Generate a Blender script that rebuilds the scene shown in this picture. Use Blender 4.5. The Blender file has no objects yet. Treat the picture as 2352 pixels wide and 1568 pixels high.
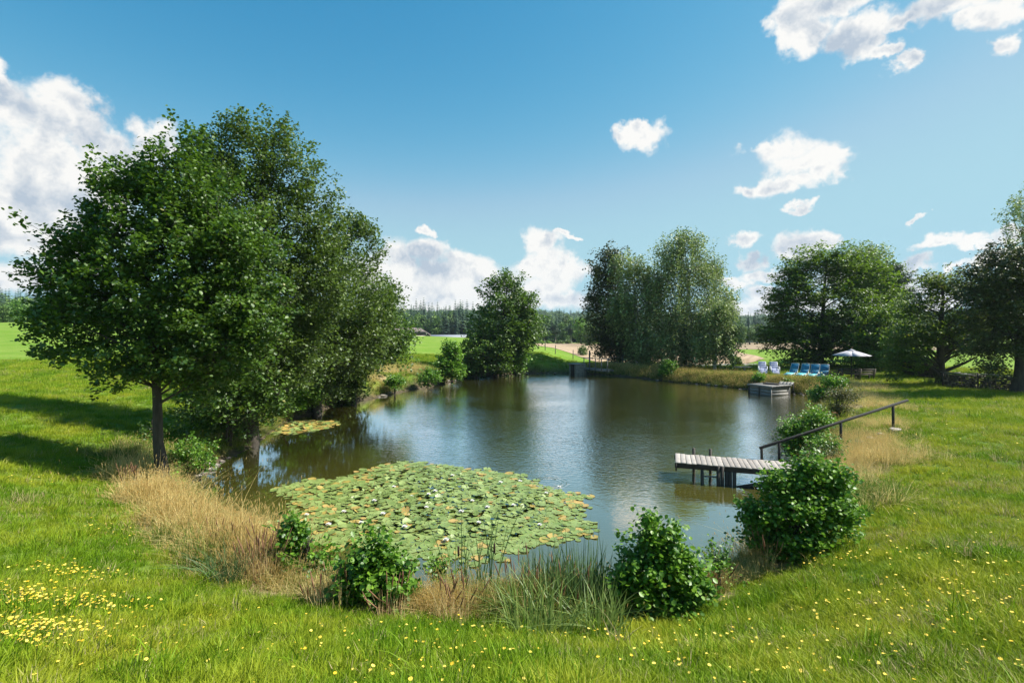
import bpy, math, random
import numpy as np
from mathutils import Vector, Matrix, Euler

# ============================================================ camera, sky, sun, exposure
SC = bpy.context.scene
COL = SC.collection
CAM_Z = 5.1
FP, H0 = 512.0, 325.0            # focal length and horizon row of a 1024 px wide frame

cam_d = bpy.data.cameras.new('camera')
cam_d.sensor_width = 36.0
cam_d.lens = 18.0
cam_d.shift_y = -16.0 / 1024.0
cam_d.clip_start = 0.05
cam_d.clip_end = 6000.0
cam = bpy.data.objects.new('camera', cam_d)
cam.location = (0, 0, CAM_Z)
cam.rotation_euler = (math.radians(90), 0, 0)
COL.objects.link(cam)
SC.camera = cam

SUN_EL = math.radians(47)
SUN_DIR = Vector((0.995, 0.04, 0)).normalized() * math.cos(SUN_EL) + Vector((0, 0, math.sin(SUN_EL)))
SKY_STRENGTH = 0.095
sun_d = bpy.data.lights.new('sun', 'SUN')
sun_d.energy = 5.0
sun_d.angle = math.radians(0.53)
sun_d.color = (1.0, 0.955, 0.88)
sun = bpy.data.objects.new('sun', sun_d)
sun.rotation_euler = SUN_DIR.to_track_quat('Z', 'Y').to_euler()
sun.location = (60, 20, 60)
COL.objects.link(sun)

SC.view_settings.view_transform = 'Standard'
SC.view_settings.look = 'None'
SC.view_settings.exposure = 0.88
SC.view_settings.gamma = 1.0
SC.view_settings.use_curve_mapping = False
SC.cycles.use_denoising = True
SC.cycles.max_bounces = 8
SC.cycles.transparent_max_bounces = 8
SC.cycles.caustics_reflective = False
SC.cycles.caustics_refractive = False


class NT:
    """small helper round a node tree"""
    def __init__(s, tree):
        s.t = tree; s.n = tree.nodes; s.l = tree.links
    def node(s, kind, **kw):
        nd = s.n.new(kind)
        for k, v in kw.items():
            setattr(nd, k, v)
        return nd
    def put(s, sock, v):
        if v is None: return
        if isinstance(v, bpy.types.NodeSocket): s.l.new(v, sock)
        else:
            if hasattr(sock.default_value, '__len__') and not hasattr(v, '__len__'): v = (v, v, v)
            if hasattr(sock.default_value, '__len__') and len(sock.default_value) == 4 and len(v) == 3: v = (*v, 1)
            sock.default_value = v
    def math(s, op, a, b=None, c=None, clamp=False):
        nd = s.node('ShaderNodeMath', operation=op, use_clamp=clamp)
        for i, v in enumerate((a, b, c)): s.put(nd.inputs[i], v)
        return nd.outputs[0]
    def vec(s, op, a, b=None, c=None):
        nd = s.node('ShaderNodeVectorMath', operation=op)
        for i, v in enumerate((a, b, c)):
            if v is not None: s.put(nd.inputs[i], v)
        return nd.outputs['Value'] if op in ('LENGTH', 'DOT_PRODUCT', 'DISTANCE') else nd.outputs[0]
    def noise(s, vec, scale, detail=3, rough=.55, dist=0, color=False, dim='3D'):
        nd = s.node('ShaderNodeTexNoise', noise_dimensions=dim)
        if vec is not None: s.l.new(vec, nd.inputs['Vector'])
        nd.inputs['Scale'].default_value = scale
        nd.inputs['Detail'].default_value = detail
        nd.inputs['Roughness'].default_value = rough
        nd.inputs['Distortion'].default_value = dist
        return nd.outputs[1] if color else nd.outputs[0]
    def rng(s, v, a, b, c=0., d=1., smooth=False):
        nd = s.node('ShaderNodeMapRange', interpolation_type='SMOOTHSTEP' if smooth else 'LINEAR')
        s.put(nd.inputs[0], v)
        for i, x in zip((1, 2, 3, 4), (a, b, c, d)): s.put(nd.inputs[i], x)
        return nd.outputs[0]
    def mix(s, f, a, b, mode='MIX'):
        nd = s.node('ShaderNodeMix', data_type='RGBA', blend_type=mode)
        s.put(nd.inputs[0], f); s.put(nd.inputs[6], a); s.put(nd.inputs[7], b)
        return nd.outputs[2]
    def mapped(s, v, scale=(1, 1, 1), loc=(0, 0, 0), rot=(0, 0, 0)):
        nd = s.node('ShaderNodeMapping')
        s.l.new(v, nd.inputs[0])
        nd.inputs[1].default_value = loc; nd.inputs[2].default_value = rot; nd.inputs[3].default_value = scale
        return nd.outputs[0]


def make_world():
    w = bpy.data.worlds.new('World')
    SC.world = w
    w.use_nodes = True
    N = NT(w.node_tree)
    for nd in list(N.n): N.n.remove(nd)
    out = N.node('ShaderNodeOutputWorld')
    bg = N.node('ShaderNodeBackground')
    bg.inputs[1].default_value = SKY_STRENGTH
    N.l.new(bg.outputs[0], out.inputs[0])
    sky = N.node('ShaderNodeTexSky', sky_type='NISHITA')
    sky.sun_disc = False
    sky.sun_elevation = SUN_EL
    sky.sun_rotation = math.atan2(SUN_DIR.x, SUN_DIR.y)
    sky.altitude = 500
    sky.air_density = 1.0
    sky.dust_density = 0.35
    sky.ozone_density = 2.0
    hs = N.node('ShaderNodeHueSaturation')
    hs.inputs['Hue'].default_value = 0.485
    hs.inputs['Saturation'].default_value = 1.22
    hs.inputs['Value'].default_value = 1.0
    N.l.new(sky.outputs[0], hs.inputs['Color'])
    tint = N.mix(1.0, hs.outputs[0], (.66, 1.04, 1.06), 'MULTIPLY')
    sc_ = SKY_STRENGTH * 2 ** SC.view_settings.exposure      # grade of the blue: deeper away from the sun, paler at the horizon
    sx = N.node('ShaderNodeSeparateColor'); N.l.new(tint, sx.inputs[0])
    cx = N.node('ShaderNodeCombineColor')
    ch = [N.math('MULTIPLY', N.math('POWER', N.math('MULTIPLY', sx.outputs[i], sc_), g_), k_ / sc_) for i, (g_, k_) in enumerate([(2.1, 18.5), (1.03, 1.08), (.74, .86)])]
    ch[1] = N.math('SMOOTH_MIN', ch[1], .68 / sc_, 2.0)
    ch[2] = N.math('SMOOTH_MIN', ch[2], .80 / sc_, 2.0)
    ch[0] = N.math('SMOOTH_MIN', ch[0], N.math('MULTIPLY', ch[1], .60), .5)
    for i in range(3): N.l.new(ch[i], cx.inputs[i])
    skyc = cx.outputs[0]
    # direction -> azimuth / elevation
    geo = N.node('ShaderNodeTexCoord').outputs['Generated']
    d = N.vec('NORMALIZE', geo)
    sp = N.node('ShaderNodeSeparateXYZ'); N.l.new(d, sp.inputs[0])
    az = N.math('ARCTAN2', sp.outputs[0], sp.outputs[1])
    el = N.math('ARCSINE', sp.outputs[2])
    # ragged coordinates
    n1 = N.noise(d, 5.5, 6, .62, color=True)
    n1c = N.vec('SUBTRACT', n1, (.5, .5, .5))
    n2 = N.noise(d, 22, 5, .6, color=True)
    n2c = N.vec('SUBTRACT', n2, (.5, .5, .5))
    cb = N.node('ShaderNodeCombineXYZ')
    N.l.new(az, cb.inputs[0]); N.l.new(el, cb.inputs[1])
    w1 = N.vec('MULTIPLY_ADD', n1c, (.16, .10, 0), cb.outputs[0])
    w2 = N.vec('MULTIPLY_ADD', n2c, (.055, .045, 0), w1)
    p = N.vec('MULTIPLY', w2, (1, 1, 0))
    blobs = CLOUDS
    acc = None
    for (X, Y, rx, ry) in blobs:
        u, v = X / 2352 * 1024, Y / 2352 * 1024
        a = math.atan((u - 512) / FP)
        dist = FP / math.cos(a)
        e = math.atan((H0 - v) / dist)
        ra = rx / 2.297 / FP * math.cos(a) ** 2 * 1.25
        re = ry / 2.297 / FP * math.cos(a) * 1.25
        q = N.vec('MULTIPLY_ADD', p, (1 / ra, 1 / re, 0), (-a / ra, -e / re, 0))
        f = N.math('SUBTRACT', 1.0, N.vec('LENGTH', q))
        acc = f if acc is None else N.math('SMOOTH_MAX', acc, f, .25)
    # clouds of the same kind over the rest of the sky (outside the picture)
    far = N.noise(N.vec('MULTIPLY', d, (1, 1, 2.2)), 2.6, 6, .55)
    side = N.rng(N.math('ABSOLUTE', az), .95, 1.25)
    oth = N.math('MULTIPLY', N.math('SUBTRACT', far, .60), 7.0)
    oth = N.math('SUBTRACT', oth, N.math('MULTIPLY', N.math('SUBTRACT', 1, side), 6.0))
    acc = N.math('MAXIMUM', acc, oth)
    fine = N.noise(d, 30, 6, .65)
    vo = N.node('ShaderNodeTexVoronoi', feature='SMOOTH_F1'); N.l.new(N.vec('MULTIPLY_ADD', n2c, (.06, .06, .06), d), vo.inputs['Vector'])
    vo.inputs['Scale'].default_value = 17; vo.inputs['Smoothness'].default_value = .35
    puff = N.math('SUBTRACT', .42, vo.outputs['Distance'])
    fld = N.math('ADD', acc, N.math('MULTIPLY', N.math('SUBTRACT', fine, .5), .55))
    fld = N.math('ADD', fld, N.math('MULTIPLY', puff, .55))
    alpha = N.rng(fld, -.16, .42, smooth=True)
    # puffy relief: noise difference along the direction of the sun
    warp = N.vec('MULTIPLY_ADD', n1c, (.06, .06, .06), d)
    pa = N.noise(warp, 13, 5, .6)
    pb = N.noise(N.vec('ADD', warp, (.022, .004, .020)), 13, 5, .6)
    rel = N.math('SUBTRACT', pb, pa)
    deep = N.rng(fld, .25, .95, 0, 1, smooth=True)
    sh = N.math('ADD', N.math('MULTIPLY', rel, 3.0), N.math('MULTIPLY', deep, .42))
    sh = N.math('SUBTRACT', sh, N.math('MULTIPLY', puff, .7))
    big = N.noise(N.vec('MULTIPLY', d, (1, 1, 2.0)), 4.2, 3, .5)
    sh = N.math('ADD', sh, N.math('MULTIPLY', N.math('SUBTRACT', big, .5), 1.9))
    sh = N.rng(sh, .08, .90)
    s = 1 / SKY_STRENGTH / (2 ** SC.view_settings.exposure)
    cc = N.mix(sh, tuple(x * s for x in (1.0, .985, .95)), tuple(x * s for x in (.50, .58, .68)))
    colr = N.mix(N.math('MULTIPLY', alpha, .97), skyc, cc)
    N.l.new(colr, bg.inputs[0])
    return N, bg, skyc


CLOUDS = [
    (20, 250, 90, 60), (120, 290, 80, 55), (190, 270, 70, 45), (230, 320, 80, 40), (90, 370, 150, 90), (300, 370, 110, 50),
    (60, 470, 130, 80), (210, 460, 120, 80), (30, 540, 110, 45), (20, 640, 130, 35), (170, 600, 80, 40), (380, 330, 60, 40),
    (0, 195, 40, 30),
    (1840, 45, 55, 50), (1830, 85, 45, 35), (1920, 12, 60, 28), (1945, 80, 70, 26), (1985, 92, 50, 22), (2035, 105, 40, 12), (2085, 135, 40, 15),
    (2150, 12, 100, 22), (2240, 32, 60, 25), (2310, 15, 70, 35), (2065, 45, 32, 12), (2330, 95, 42, 20), (2140, 20, 60, 25),
    (1440, 295, 36, 18), (1490, 308, 52, 25), (1475, 288, 30, 16),
    (1790, 340, 70, 32), (1740, 345, 45, 16), (1860, 372, 75, 28), (1810, 420, 75, 20), (1900, 400, 50, 24), (1750, 430, 35, 14), (1920, 352, 32, 8),
    (1870, 478, 35, 12), (2070, 503, 24, 7), (965, 540, 26, 8),
    (975, 585, 42, 26), (1060, 605, 55, 24), (950, 640, 110, 42), (1100, 640, 95, 36), (1000, 690, 190, 30), (900, 610, 55, 42),
    (860, 650, 60, 50), (1150, 690, 120, 26),
    (1235, 560, 46, 24), (1250, 605, 62, 40), (1300, 640, 62, 36), (1290, 540, 26, 9), (1330, 545, 22, 5), (1290, 690, 90, 24),
    (1720, 548, 38, 16), (1755, 590, 38, 20), (1790, 622, 60, 12), (1850, 570, 50, 26), (1885, 560, 36, 24), (1780, 660, 46, 14),
    (1740, 700, 80, 20), (2150, 553, 52, 14), (2220, 566, 42, 14), (2260, 582, 30, 12), (2310, 556, 42, 22), (2105, 598, 42, 14),
    (2240, 610, 60, 10), (900, 680, 120, 30), (1200, 680, 90, 34), (1040, 660, 150, 44), (1330, 700, 60, 26), (1830, 690, 120, 22), (2050, 690, 120, 20), (2280, 680, 110, 22), (1700, 640, 60, 14), (1300, 610, 34, 22), (1210, 610, 34, 30), (2130, 655, 50, 14), (2330, 600, 60, 14), (1990, 640, 120, 22), (2200, 690, 160, 18),
]
make_world()
SC.world.cycles.sampling_method = 'MANUAL'
SC.world.cycles.sample_map_resolution = 256

# ============================================================ helpers
def px(X, Y):
    """2352 px wide reading of the photograph -> column/row of the 1024 frame"""
    return X / 2352 * 1024, Y / 2352 * 1024

def at(X, Y, z=0.0):
    """the point of the horizontal plane z that is seen at that reading"""
    u, v = px(X, Y)
    D = (CAM_Z - z) * FP / (v - H0)
    return Vector(((u - 512) / FP * D, D, z))

def atD(X, Y, D):
    """the point at distance D along the view direction"""
    u, v = px(X, Y)
    return Vector(((u - 512) / FP * D, D, CAM_Z + (H0 - v) / FP * D))

def tag(o, label=None, cat=None, group=None, kind=None):
    if label: o['label'] = label
    if cat: o['category'] = cat
    if group: o['group'] = group
    if kind: o['kind'] = kind
    return o

def empty(name, loc, rz=0.0):
    o = bpy.data.objects.new(name, None)
    o.empty_display_size = .2
    o.location = loc
    o.rotation_euler = (0, 0, rz)
    COL.objects.link(o)
    return o

class MB:
    """collects faces; build() links them as one mesh object"""
    def __init__(s):
        s.V = []; s.F = []; s.T = []; s.n = 0
    def add(s, V, F, tint=0.5):
        V = np.asarray(V, dtype=np.float64).reshape(-1, 3)
        F = np.asarray(F, dtype=np.int64)
        s.V.append(V); s.F.append(F + s.n)
        t = np.asarray(tint, dtype=np.float64)
        s.T.append(np.full(len(F), float(t)) if t.ndim == 0 else t)
        s.n += len(V)
        return s
    def box(s, c, size, rot=None, tint=.5, taper=0.0):
        hx, hy, hz = [q / 2 for q in size]
        V = np.array([(x * hx * (1 - (taper if z > 0 else 0)), y * hy * (1 - (taper if z > 0 else 0)), z * hz)
                      for z in (-1, 1) for y in (-1, 1) for x in (-1, 1)])
        if rot is not None:
            V = V @ np.array(rot.to_3x3() if hasattr(rot, 'to_3x3') else rot).T
        V = V + np.array(c)
        return s.add(V, [(0, 2, 3, 1), (4, 5, 7, 6), (0, 1, 5, 4), (2, 6, 7, 3), (0, 4, 6, 2), (1, 3, 7, 5)], tint)
    def bar(s, a, b, w, h, tint=.5, up=(0, 0, 1)):
        """rectangular beam from a to b"""
        a = Vector(a); b = Vector(b)
        x = (b - a); L = x.length; x.normalize()
        y = Vector(up).cross(x)
        if y.length < 1e-5: y = Vector((0, 1, 0)).cross(x)
        y.normalize(); z = x.cross(y)
        R = Matrix((x, y, z)).transposed()
        return s.box((a + b) / 2, (L, w, h), R, tint)
    def tube(s, pts, radii, sides=6, tint=.5, cap=True):
        pts = np.asarray([tuple(p) for p in pts], dtype=float)
        n = len(pts)
        if np.isscalar(radii): radii = [radii] * n
        d = np.gradient(pts, axis=0)
        d /= np.linalg.norm(d, axis=1)[:, None] + 1e-9
        ref = np.array((0, 0, 1.)) if abs(d[0][2]) < .9 else np.array((1., 0, 0))
        V = []
        for i in range(n):
            a = np.cross(ref, d[i]); a /= np.linalg.norm(a) + 1e-9
            b = np.cross(d[i], a)
            for k in range(sides):
                t = 2 * math.pi * k / sides
                V.append(pts[i] + radii[i] * (math.cos(t) * a + math.sin(t) * b))
        F = [(i * sides + k, i * sides + (k + 1) % sides, (i + 1) * sides + (k + 1) % sides, (i + 1) * sides + k)
             for i in range(n - 1) for k in range(sides)]
        s.add(V, F, tint)
        if cap:
            nb = s.n - n * sides
            c = pts[-1]
            s.add([c], np.zeros((0, 3), int), 0)
            ci = s.n - 1
            b0 = nb + (n - 1) * sides
            s.F.append(np.array([(b0 + k, b0 + (k + 1) % sides, ci) for k in range(sides)])); s.T.append(np.full(sides, tint))
        return s
    def mesh(s, name, smooth=False):
        me = bpy.data.meshes.new(name)
        V = np.concatenate(s.V)
        me.vertices.add(len(V)); me.vertices.foreach_set('co', V.ravel())
        fs = [f for f in s.F if len(f)]
        ts = [t for f, t in zip(s.F, s.T) if len(f)]
        loops = np.concatenate([f.ravel() for f in fs])
        cnt = np.concatenate([np.full(len(f), f.shape[1]) for f in fs])
        start = np.concatenate([[0], np.cumsum(cnt)[:-1]])
        me.loops.add(len(loops)); me.loops.foreach_set('vertex_index', loops.astype(np.int32))
        me.polygons.add(len(cnt)); me.polygons.foreach_set('loop_start', start.astype(np.int32))
        me.update(calc_edges=True)
        at_ = me.attributes.new('tint', 'FLOAT', 'FACE')
        at_.data.foreach_set('value', np.concatenate(ts).astype(np.float32))
        if smooth: me.polygons.foreach_set('use_smooth', np.ones(len(cnt), bool))
        me.validate()
        return me
    def build(s, name, mat, parent=None, smooth=False, link=True):
        me = s.mesh(name, smooth)
        if mat is not None:
            for m in (mat if isinstance(mat, (list, tuple)) else [mat]): me.materials.append(m)
        o = bpy.data.objects.new(name, me)
        if link: COL.objects.link(o)
        if parent is not None: o.parent = parent
        return o

def shifted(mb, off):
    mb.V = [v - np.array(off) for v in mb.V]
    return mb

def copy_tree(o, parent=None):
    c = o.copy(); COL.objects.link(c); c.parent = parent
    for ch in o.children: copy_tree(ch, c)
    return c

def bevel(o, w=.01, seg=1):
    m = o.modifiers.new('bevel', 'BEVEL'); m.width = w; m.segments = seg; m.limit_method = 'ANGLE'
    return o

# ------------------------------------------------------------ materials
def new_mat(name):
    m = bpy.data.materials.new(name); m.use_nodes = True
    N = NT(m.node_tree)
    for nd in list(N.n): N.n.remove(nd)
    out = N.node('ShaderNodeOutputMaterial')
    b = N.node('ShaderNodeBsdfPrincipled')
    N.l.new(b.outputs[0], out.inputs[0])
    return m, N, b, out

def attr(N, name, kind='GEOMETRY'):
    nd = N.node('ShaderNodeAttribute', attribute_name=name, attribute_type=kind)
    return nd.outputs['Fac']

def leaf_mat(name, dark, light, trans=None, rough=.50, tr=.24, spec=.5, yellow=None):
    m, N, b, out = new_mat(name)
    t = attr(N, 'tint')
    c = N.mix(t, dark, light)
    if yellow: c = N.mix(N.rng(t, .955, .97), c, yellow)
    N.l.new(c, b.inputs['Base Color'])
    b.inputs['Roughness'].default_value = rough
    b.inputs['Specular IOR Level'].default_value = spec
    tb = N.node('ShaderNodeBsdfTranslucent')
    N.l.new(N.mix(.5, c, tuple(trans or [x * 1.6 for x in light])), tb.inputs[0])
    mx = N.node('ShaderNodeMixShader'); mx.inputs[0].default_value = tr
    N.l.new(b.outputs[0], mx.inputs[1]); N.l.new(tb.outputs[0], mx.inputs[2])
    N.l.new(mx.outputs[0], out.inputs[0])
    return m

def bark_mat(name, a, bcol, scale=6, birch=False):
    m, N, b, out = new_mat(name)
    tc = N.node('ShaderNodeTexCoord').outputs['Object']
    n = N.noise(N.mapped(tc, (1, 1, .25)), scale, 6, .7)
    c = N.mix(N.rng(n, .3, .7), a, bcol)
    if birch:
        k = N.noise(N.mapped(tc, (1, 1, 5)), 2.2, 4, .6)
        c = N.mix(N.rng(k, .56, .62), c, (.03, .027, .024))
    N.l.new(c, b.inputs['Base Color'])
    b.inputs['Roughness'].default_value = .9
    bp = N.node('ShaderNodeBump'); bp.inputs['Strength'].default_value = .6; bp.inputs['Distance'].default_value = .03
    N.l.new(n, bp.inputs['Height']); N.l.new(bp.outputs[0], b.inputs['Normal'])
    return m

def wood_mat(name, a, bcol, scale=5, along=(.15, 1, 1), rough=.8):
    m, N, b, out = new_mat(name)
    tc = N.node('ShaderNodeTexCoord').outputs['Object']
    t = attr(N, 'tint')
    oi = N.node('ShaderNodeObjectInfo')
    off = N.vec('MULTIPLY_ADD', oi.outputs['Random'], (13, 7, 5), tc)
    n = N.noise(N.mapped(off, tuple(x * scale for x in along)), 4, 6, .65)
    c = N.mix(N.rng(n, .3, .72), a, bcol)
    c = N.mix(N.rng(t, 0, 1, .0, .55), c, tuple(x * .45 for x in a))
    c = N.mix(N.math('MULTIPLY', oi.outputs['Random'], .35), c, tuple(min(1, x * 1.5) for x in bcol))
    st = N.noise(tc, 3.1, 4, .6)
    c = N.mix(N.rng(st, .58, .75, 0, .55), c, (.03, .032, .022))
    N.l.new(c, b.inputs['Base Color'])
    b.inputs['Roughness'].default_value = rough
    bp = N.node('ShaderNodeBump'); bp.inputs['Strength'].default_value = .5; bp.inputs['Distance'].default_value = .008
    N.l.new(n, bp.inputs['Height']); N.l.new(bp.outputs[0], b.inputs['Normal'])
    return m

def plain_mat(name, col, rough=.6, metal=0, noise=.0, nscale=8, spec=.5):
    m, N, b, out = new_mat(name)
    if noise:
        tc = N.node('ShaderNodeTexCoord').outputs['Object']
        n = N.noise(tc, nscale, 5, .6)
        c = N.mix(N.rng(n, .3, .7), tuple(x * (1 - noise) for x in col), tuple(min(1, x * (1 + noise)) for x in col))
        N.l.new(c, b.inputs['Base Color'])
    else:
        b.inputs['Base Color'].default_value = (*col, 1)
    b.inputs['Roughness'].default_value = rough
    b.inputs['Metallic'].default_value = metal
    b.inputs['Specular IOR Level'].default_value = spec
    return m

def stone_mat(name, a, bcol, wet=True):
    m, N, b, out = new_mat(name)
    tc = N.node('ShaderNodeTexCoord').outputs['Object']
    gp = N.node('ShaderNodeNewGeometry').outputs['Position']
    n = N.noise(gp, 7, 6, .65)
    c = N.mix(N.rng(n, .3, .7), a, bcol)
    sp = N.node('ShaderNodeSeparateXYZ'); N.l.new(gp, sp.inputs[0])
    if wet: c = N.mix(N.rng(sp.outputs[2], .02, .09), tuple(x * .35 for x in a), c)
    mo = N.noise(gp, 2.3, 4, .6)
    c = N.mix(N.rng(mo, .6, .7, 0, .5), c, (.06, .08, .03))
    N.l.new(c, b.inputs['Base Color'])
    b.inputs['Roughness'].default_value = .85
    bp = N.node('ShaderNodeBump'); bp.inputs['Strength'].default_value = .7; bp.inputs['Distance'].default_value = .02
    N.l.new(n, bp.inputs['Height']); N.l.new(bp.outputs[0], b.inputs['Normal'])
    return m

M = {}
M['alder'] = leaf_mat('alder_leaves', (.018, .056, .008), (.115, .200, .020), (.26, .50, .03), rough=.50, tr=.24, yellow=(.20, .20, .03))
M['alder2'] = leaf_mat('olive_alder_leaves', (.026, .060, .009), (.125, .185, .026), (.28, .46, .04), rough=.50, tr=.24)
M['shrub'] = leaf_mat('shrub_leaves', (.045, .130, .010), (.205, .370, .030), (.22, .46, .04), rough=.45, tr=.36, yellow=(.30, .27, .04))
M['birch'] = leaf_mat('birch_leaves', (.085, .135, .030), (.400, .470, .170), (.34, .50, .10), rough=.50, tr=.24, yellow=(.25, .24, .05))
M['hornbeam'] = leaf_mat('hornbeam_leaves', (.024, .070, .006), (.150, .245, .016), (.36, .58, .03), rough=.52, tr=.28)
M['cherry'] = leaf_mat('cherry_leaves', (.035, .085, .010), (.170, .230, .026), (.30, .42, .04), rough=.55, tr=.35, yellow=(.30, .16, .03))
M['dark'] = leaf_mat('dark_leaves', (.024, .046, .010), (.120, .140, .030), (.12, .14, .03), rough=.45, tr=.15, yellow=(.20, .10, .03))
M['pine'] = leaf_mat('pine_needles', (.022, .055, .024), (.070, .130, .055), (.06, .12, .05), rough=.6, tr=.1)
M['farleaf'] = leaf_mat('far_leaves', (.045, .110, .020), (.170, .270, .045), (.14, .25, .04), rough=.7, tr=.15)
M['conifer'] = leaf_mat('conifer_needles', (.018, .050, .026), (.055, .110, .052), (.03, .06, .03), rough=.8, tr=.0)
M['bramble'] = leaf_mat('bramble_leaves', (.05, .075, .02), (.17, .15, .05), (.25, .25, .06), rough=.55, tr=.3, yellow=(.42, .12, .03))
M['rust'] = leaf_mat('rusty_leaves', (.20, .07, .02), (.42, .17, .05), (.45, .18, .05), rough=.6, tr=.3)
M['bark'] = bark_mat('dark_bark', (.022, .018, .014), (.085, .07, .052))
M['bark_pale'] = bark_mat('pale_bark', (.10, .085, .065), (.28, .25, .21))
M['birch_bark'] = bark_mat('birch_bark', (.42, .41, .38), (.62, .60, .56), birch=True)
M['plank'] = wood_mat('weathered_planks', (.25, .215, .185), (.44, .395, .35))
M['beam'] = wood_mat('dark_wet_timber', (.022, .019, .015), (.07, .06, .045))
M['rail'] = wood_mat('black_handrail_timber', (.010, .009, .008), (.034, .030, .026))
M['greyboard'] = wood_mat('grey_boards', (.13, .125, .115), (.27, .26, .24))
M['brownwood'] = wood_mat('brown_bench_timber', (.030, .024, .018), (.085, .070, .052))
M['stone'] = stone_mat('pale_bank_stones', (.20, .17, .14), (.46, .41, .35))
M['concrete'] = stone_mat('mossy_concrete', (.10, .095, .075), (.30, .27, .22), wet=False)

# ============================================================ terrain
SHORE = [(470, 1152), (452, 1100), (500, 1062), (570, 1030), (630, 990), (680, 962), (740, 940), (800, 922), (865, 912), (930, 898),
         (1000, 884), (1062, 870), (1090, 864), (1150, 860), (1200, 857), (1290, 856), (1345, 858), (1375, 859), (1420, 863),
         (1500, 871), (1560, 878), (1640, 885), (1720, 893), (1790, 899), (1862, 905), (1880, 915), (1862, 945), (1830, 985),
         (1820, 1030), (1835, 1075), (1850, 1120), (1830, 1190), (1790, 1260), (1740, 1315), (1690, 1345), (1600, 1372),
         (1450, 1392), (1300, 1398), (1150, 1396), (1000, 1386), (900, 1375), (800, 1345), (730, 1310), (650, 1270), (580, 1230), (520, 1190)]

def smooth_poly(P, per=5, jit=0.0, seed=3):
    rnd = random.Random(seed)
    n = len(P); out = []
    for i in range(n):
        p0, p1, p2, p3 = [np.array(P[(i + k) % n][:2], float) for k in (-1, 0, 1, 2)]
        for j in range(per):
            t = j / per
            q = .5 * ((2 * p1) + (-p0 + p2) * t + (2 * p0 - 5 * p1 + 4 * p2 - p3) * t * t + (-p0 + 3 * p1 - 3 * p2 + p3) * t ** 3)
            out.append((q[0] + rnd.uniform(-jit, jit), q[1] + rnd.uniform(-jit, jit)))
    return np.array(out)

POND = smooth_poly([at(X, Y) for X, Y in SHORE], 5, .12)
POND2_Z = .35
POND2 = smooth_poly([at(X, Y, POND2_Z) for X, Y in [(1560, 836), (1640, 834), (1700, 833), (1752, 833), (1800, 836), (1800, 844), (1752, 846), (1700, 847), (1640, 847), (1560, 846)]], 4, .0)

def sdist(P, x, y):
    """signed distance to a closed polygon, positive outside"""
    x = np.asarray(x, float); y = np.asarray(y, float)
    A = P; B = np.roll(P, -1, axis=0)
    best = np.full(x.shape, 1e9); inside = np.zeros(x.shape, bool)
    for (ax, ay), (bx, by) in zip(A, B):
        dx, dy = bx - ax, by - ay
        t = np.clip(((x - ax) * dx + (y - ay) * dy) / (dx * dx + dy * dy + 1e-12), 0, 1)
        d = (x - ax - t * dx) ** 2 + (y - ay - t * dy) ** 2
        best = np.minimum(best, d)
        c = ((ay > y) != (by > y)) & (x < (bx - ax) * (y - ay) / ((by - ay) + 1e-12) + ax)
        inside ^= c
    return np.where(inside, -1, 1) * np.sqrt(best)

CTRL = [(0, 0, 3.5), (-10, -5, 3.9), (10, -5, 3.7), (0, -30, 4.2), (-40, -20, 4.2), (40, -20, 4.0), (5, 1, 3.3), (-5, 1, 3.4)]
def cp(X, Y, z): p = at(X, Y, z); CTRL.append((p.x, p.y, z))
for a in [(1176, 1568, 2.7), (1176, 1500, 2.0), (1176, 1450, 1.3), (1176, 1410, .8), (700, 1500, 2.05), (1700, 1500, 2.0), (700, 1420, 1.3), (1600, 1440, 1.2),
          (0, 1568, 2.8), (0, 1300, 2.0), (300, 1300, 1.4), (0, 1110, 1.65), (200, 1110, 1.0), (380, 1112, .5), (0, 960, 1.75), (350, 960, 1.0), (50, 920, 1.86),
          (560, 960, .8), (800, 880, 1.0), (300, 870, 1.5),
          (2352, 1568, 2.75), (2352, 1300, 2.25), (2000, 1300, 1.75), (1800, 1400, 1.45), (1960, 1150, 1.15), (2352, 1100, 1.6), (2055, 990, 1.23), (1930, 1030, .8),
          (2352, 900, 1.25), (2100, 870, 1.1), (1990, 900, 1.0), (1966, 876, 1.0), (1900, 868, .95), (1750, 858, .85), (1560, 856, .8), (1400, 850, .8),
          (2250, 830, 1.25), (1100, 840, 1.0), (1290, 828, .9)]:
    cp(*a)
for X, Y, D in [(0, 740, 110), (0, 800, 55), (120, 741, 112), (400, 750, 112), (700, 760, 112), (980, 771, 112), (1070, 775, 116), (980, 800, 70), (900, 850, 43), (1160, 785, 120),
                (1250, 808, 62), (1300, 797, 140), (1220, 790, 160), (1420, 800, 130), (1380, 830, 62), (1700, 800, 120), (1715, 787, 250), (1340, 788, 190), (2000, 790, 200), (2352, 800, 120), (2200, 810, 80),
                (1176, 772, 400), (1715, 775, 420), (300, 730, 400)]:
    p = atD(X, Y, D); CTRL.append((p.x, p.y, p.z))
CTRL += [(-230, 200, 2.0), (-100, 220, .0), (-450, 420, 14), (-300, 330, 8), (0, 640, 2), (0, 900, 20), (250, 800, 10), (500, 800, 8), (-500, 800, 22), (900, 600, 6), (-900, 300, 20), (0, 1500, 30), (600, 0, 4), (-600, 0, 6), (0, -600, 4),
         (900, 1200, 20), (-900, 1200, 30), (160, 640, 2), (300, 300, 0)]
CTRL = np.array(CTRL, float)

def warp(x, y):
    r = np.hypot(x, y); k = np.log1p(r / 8) / np.maximum(r, 1e-6)
    return x * k, y * k

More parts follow.
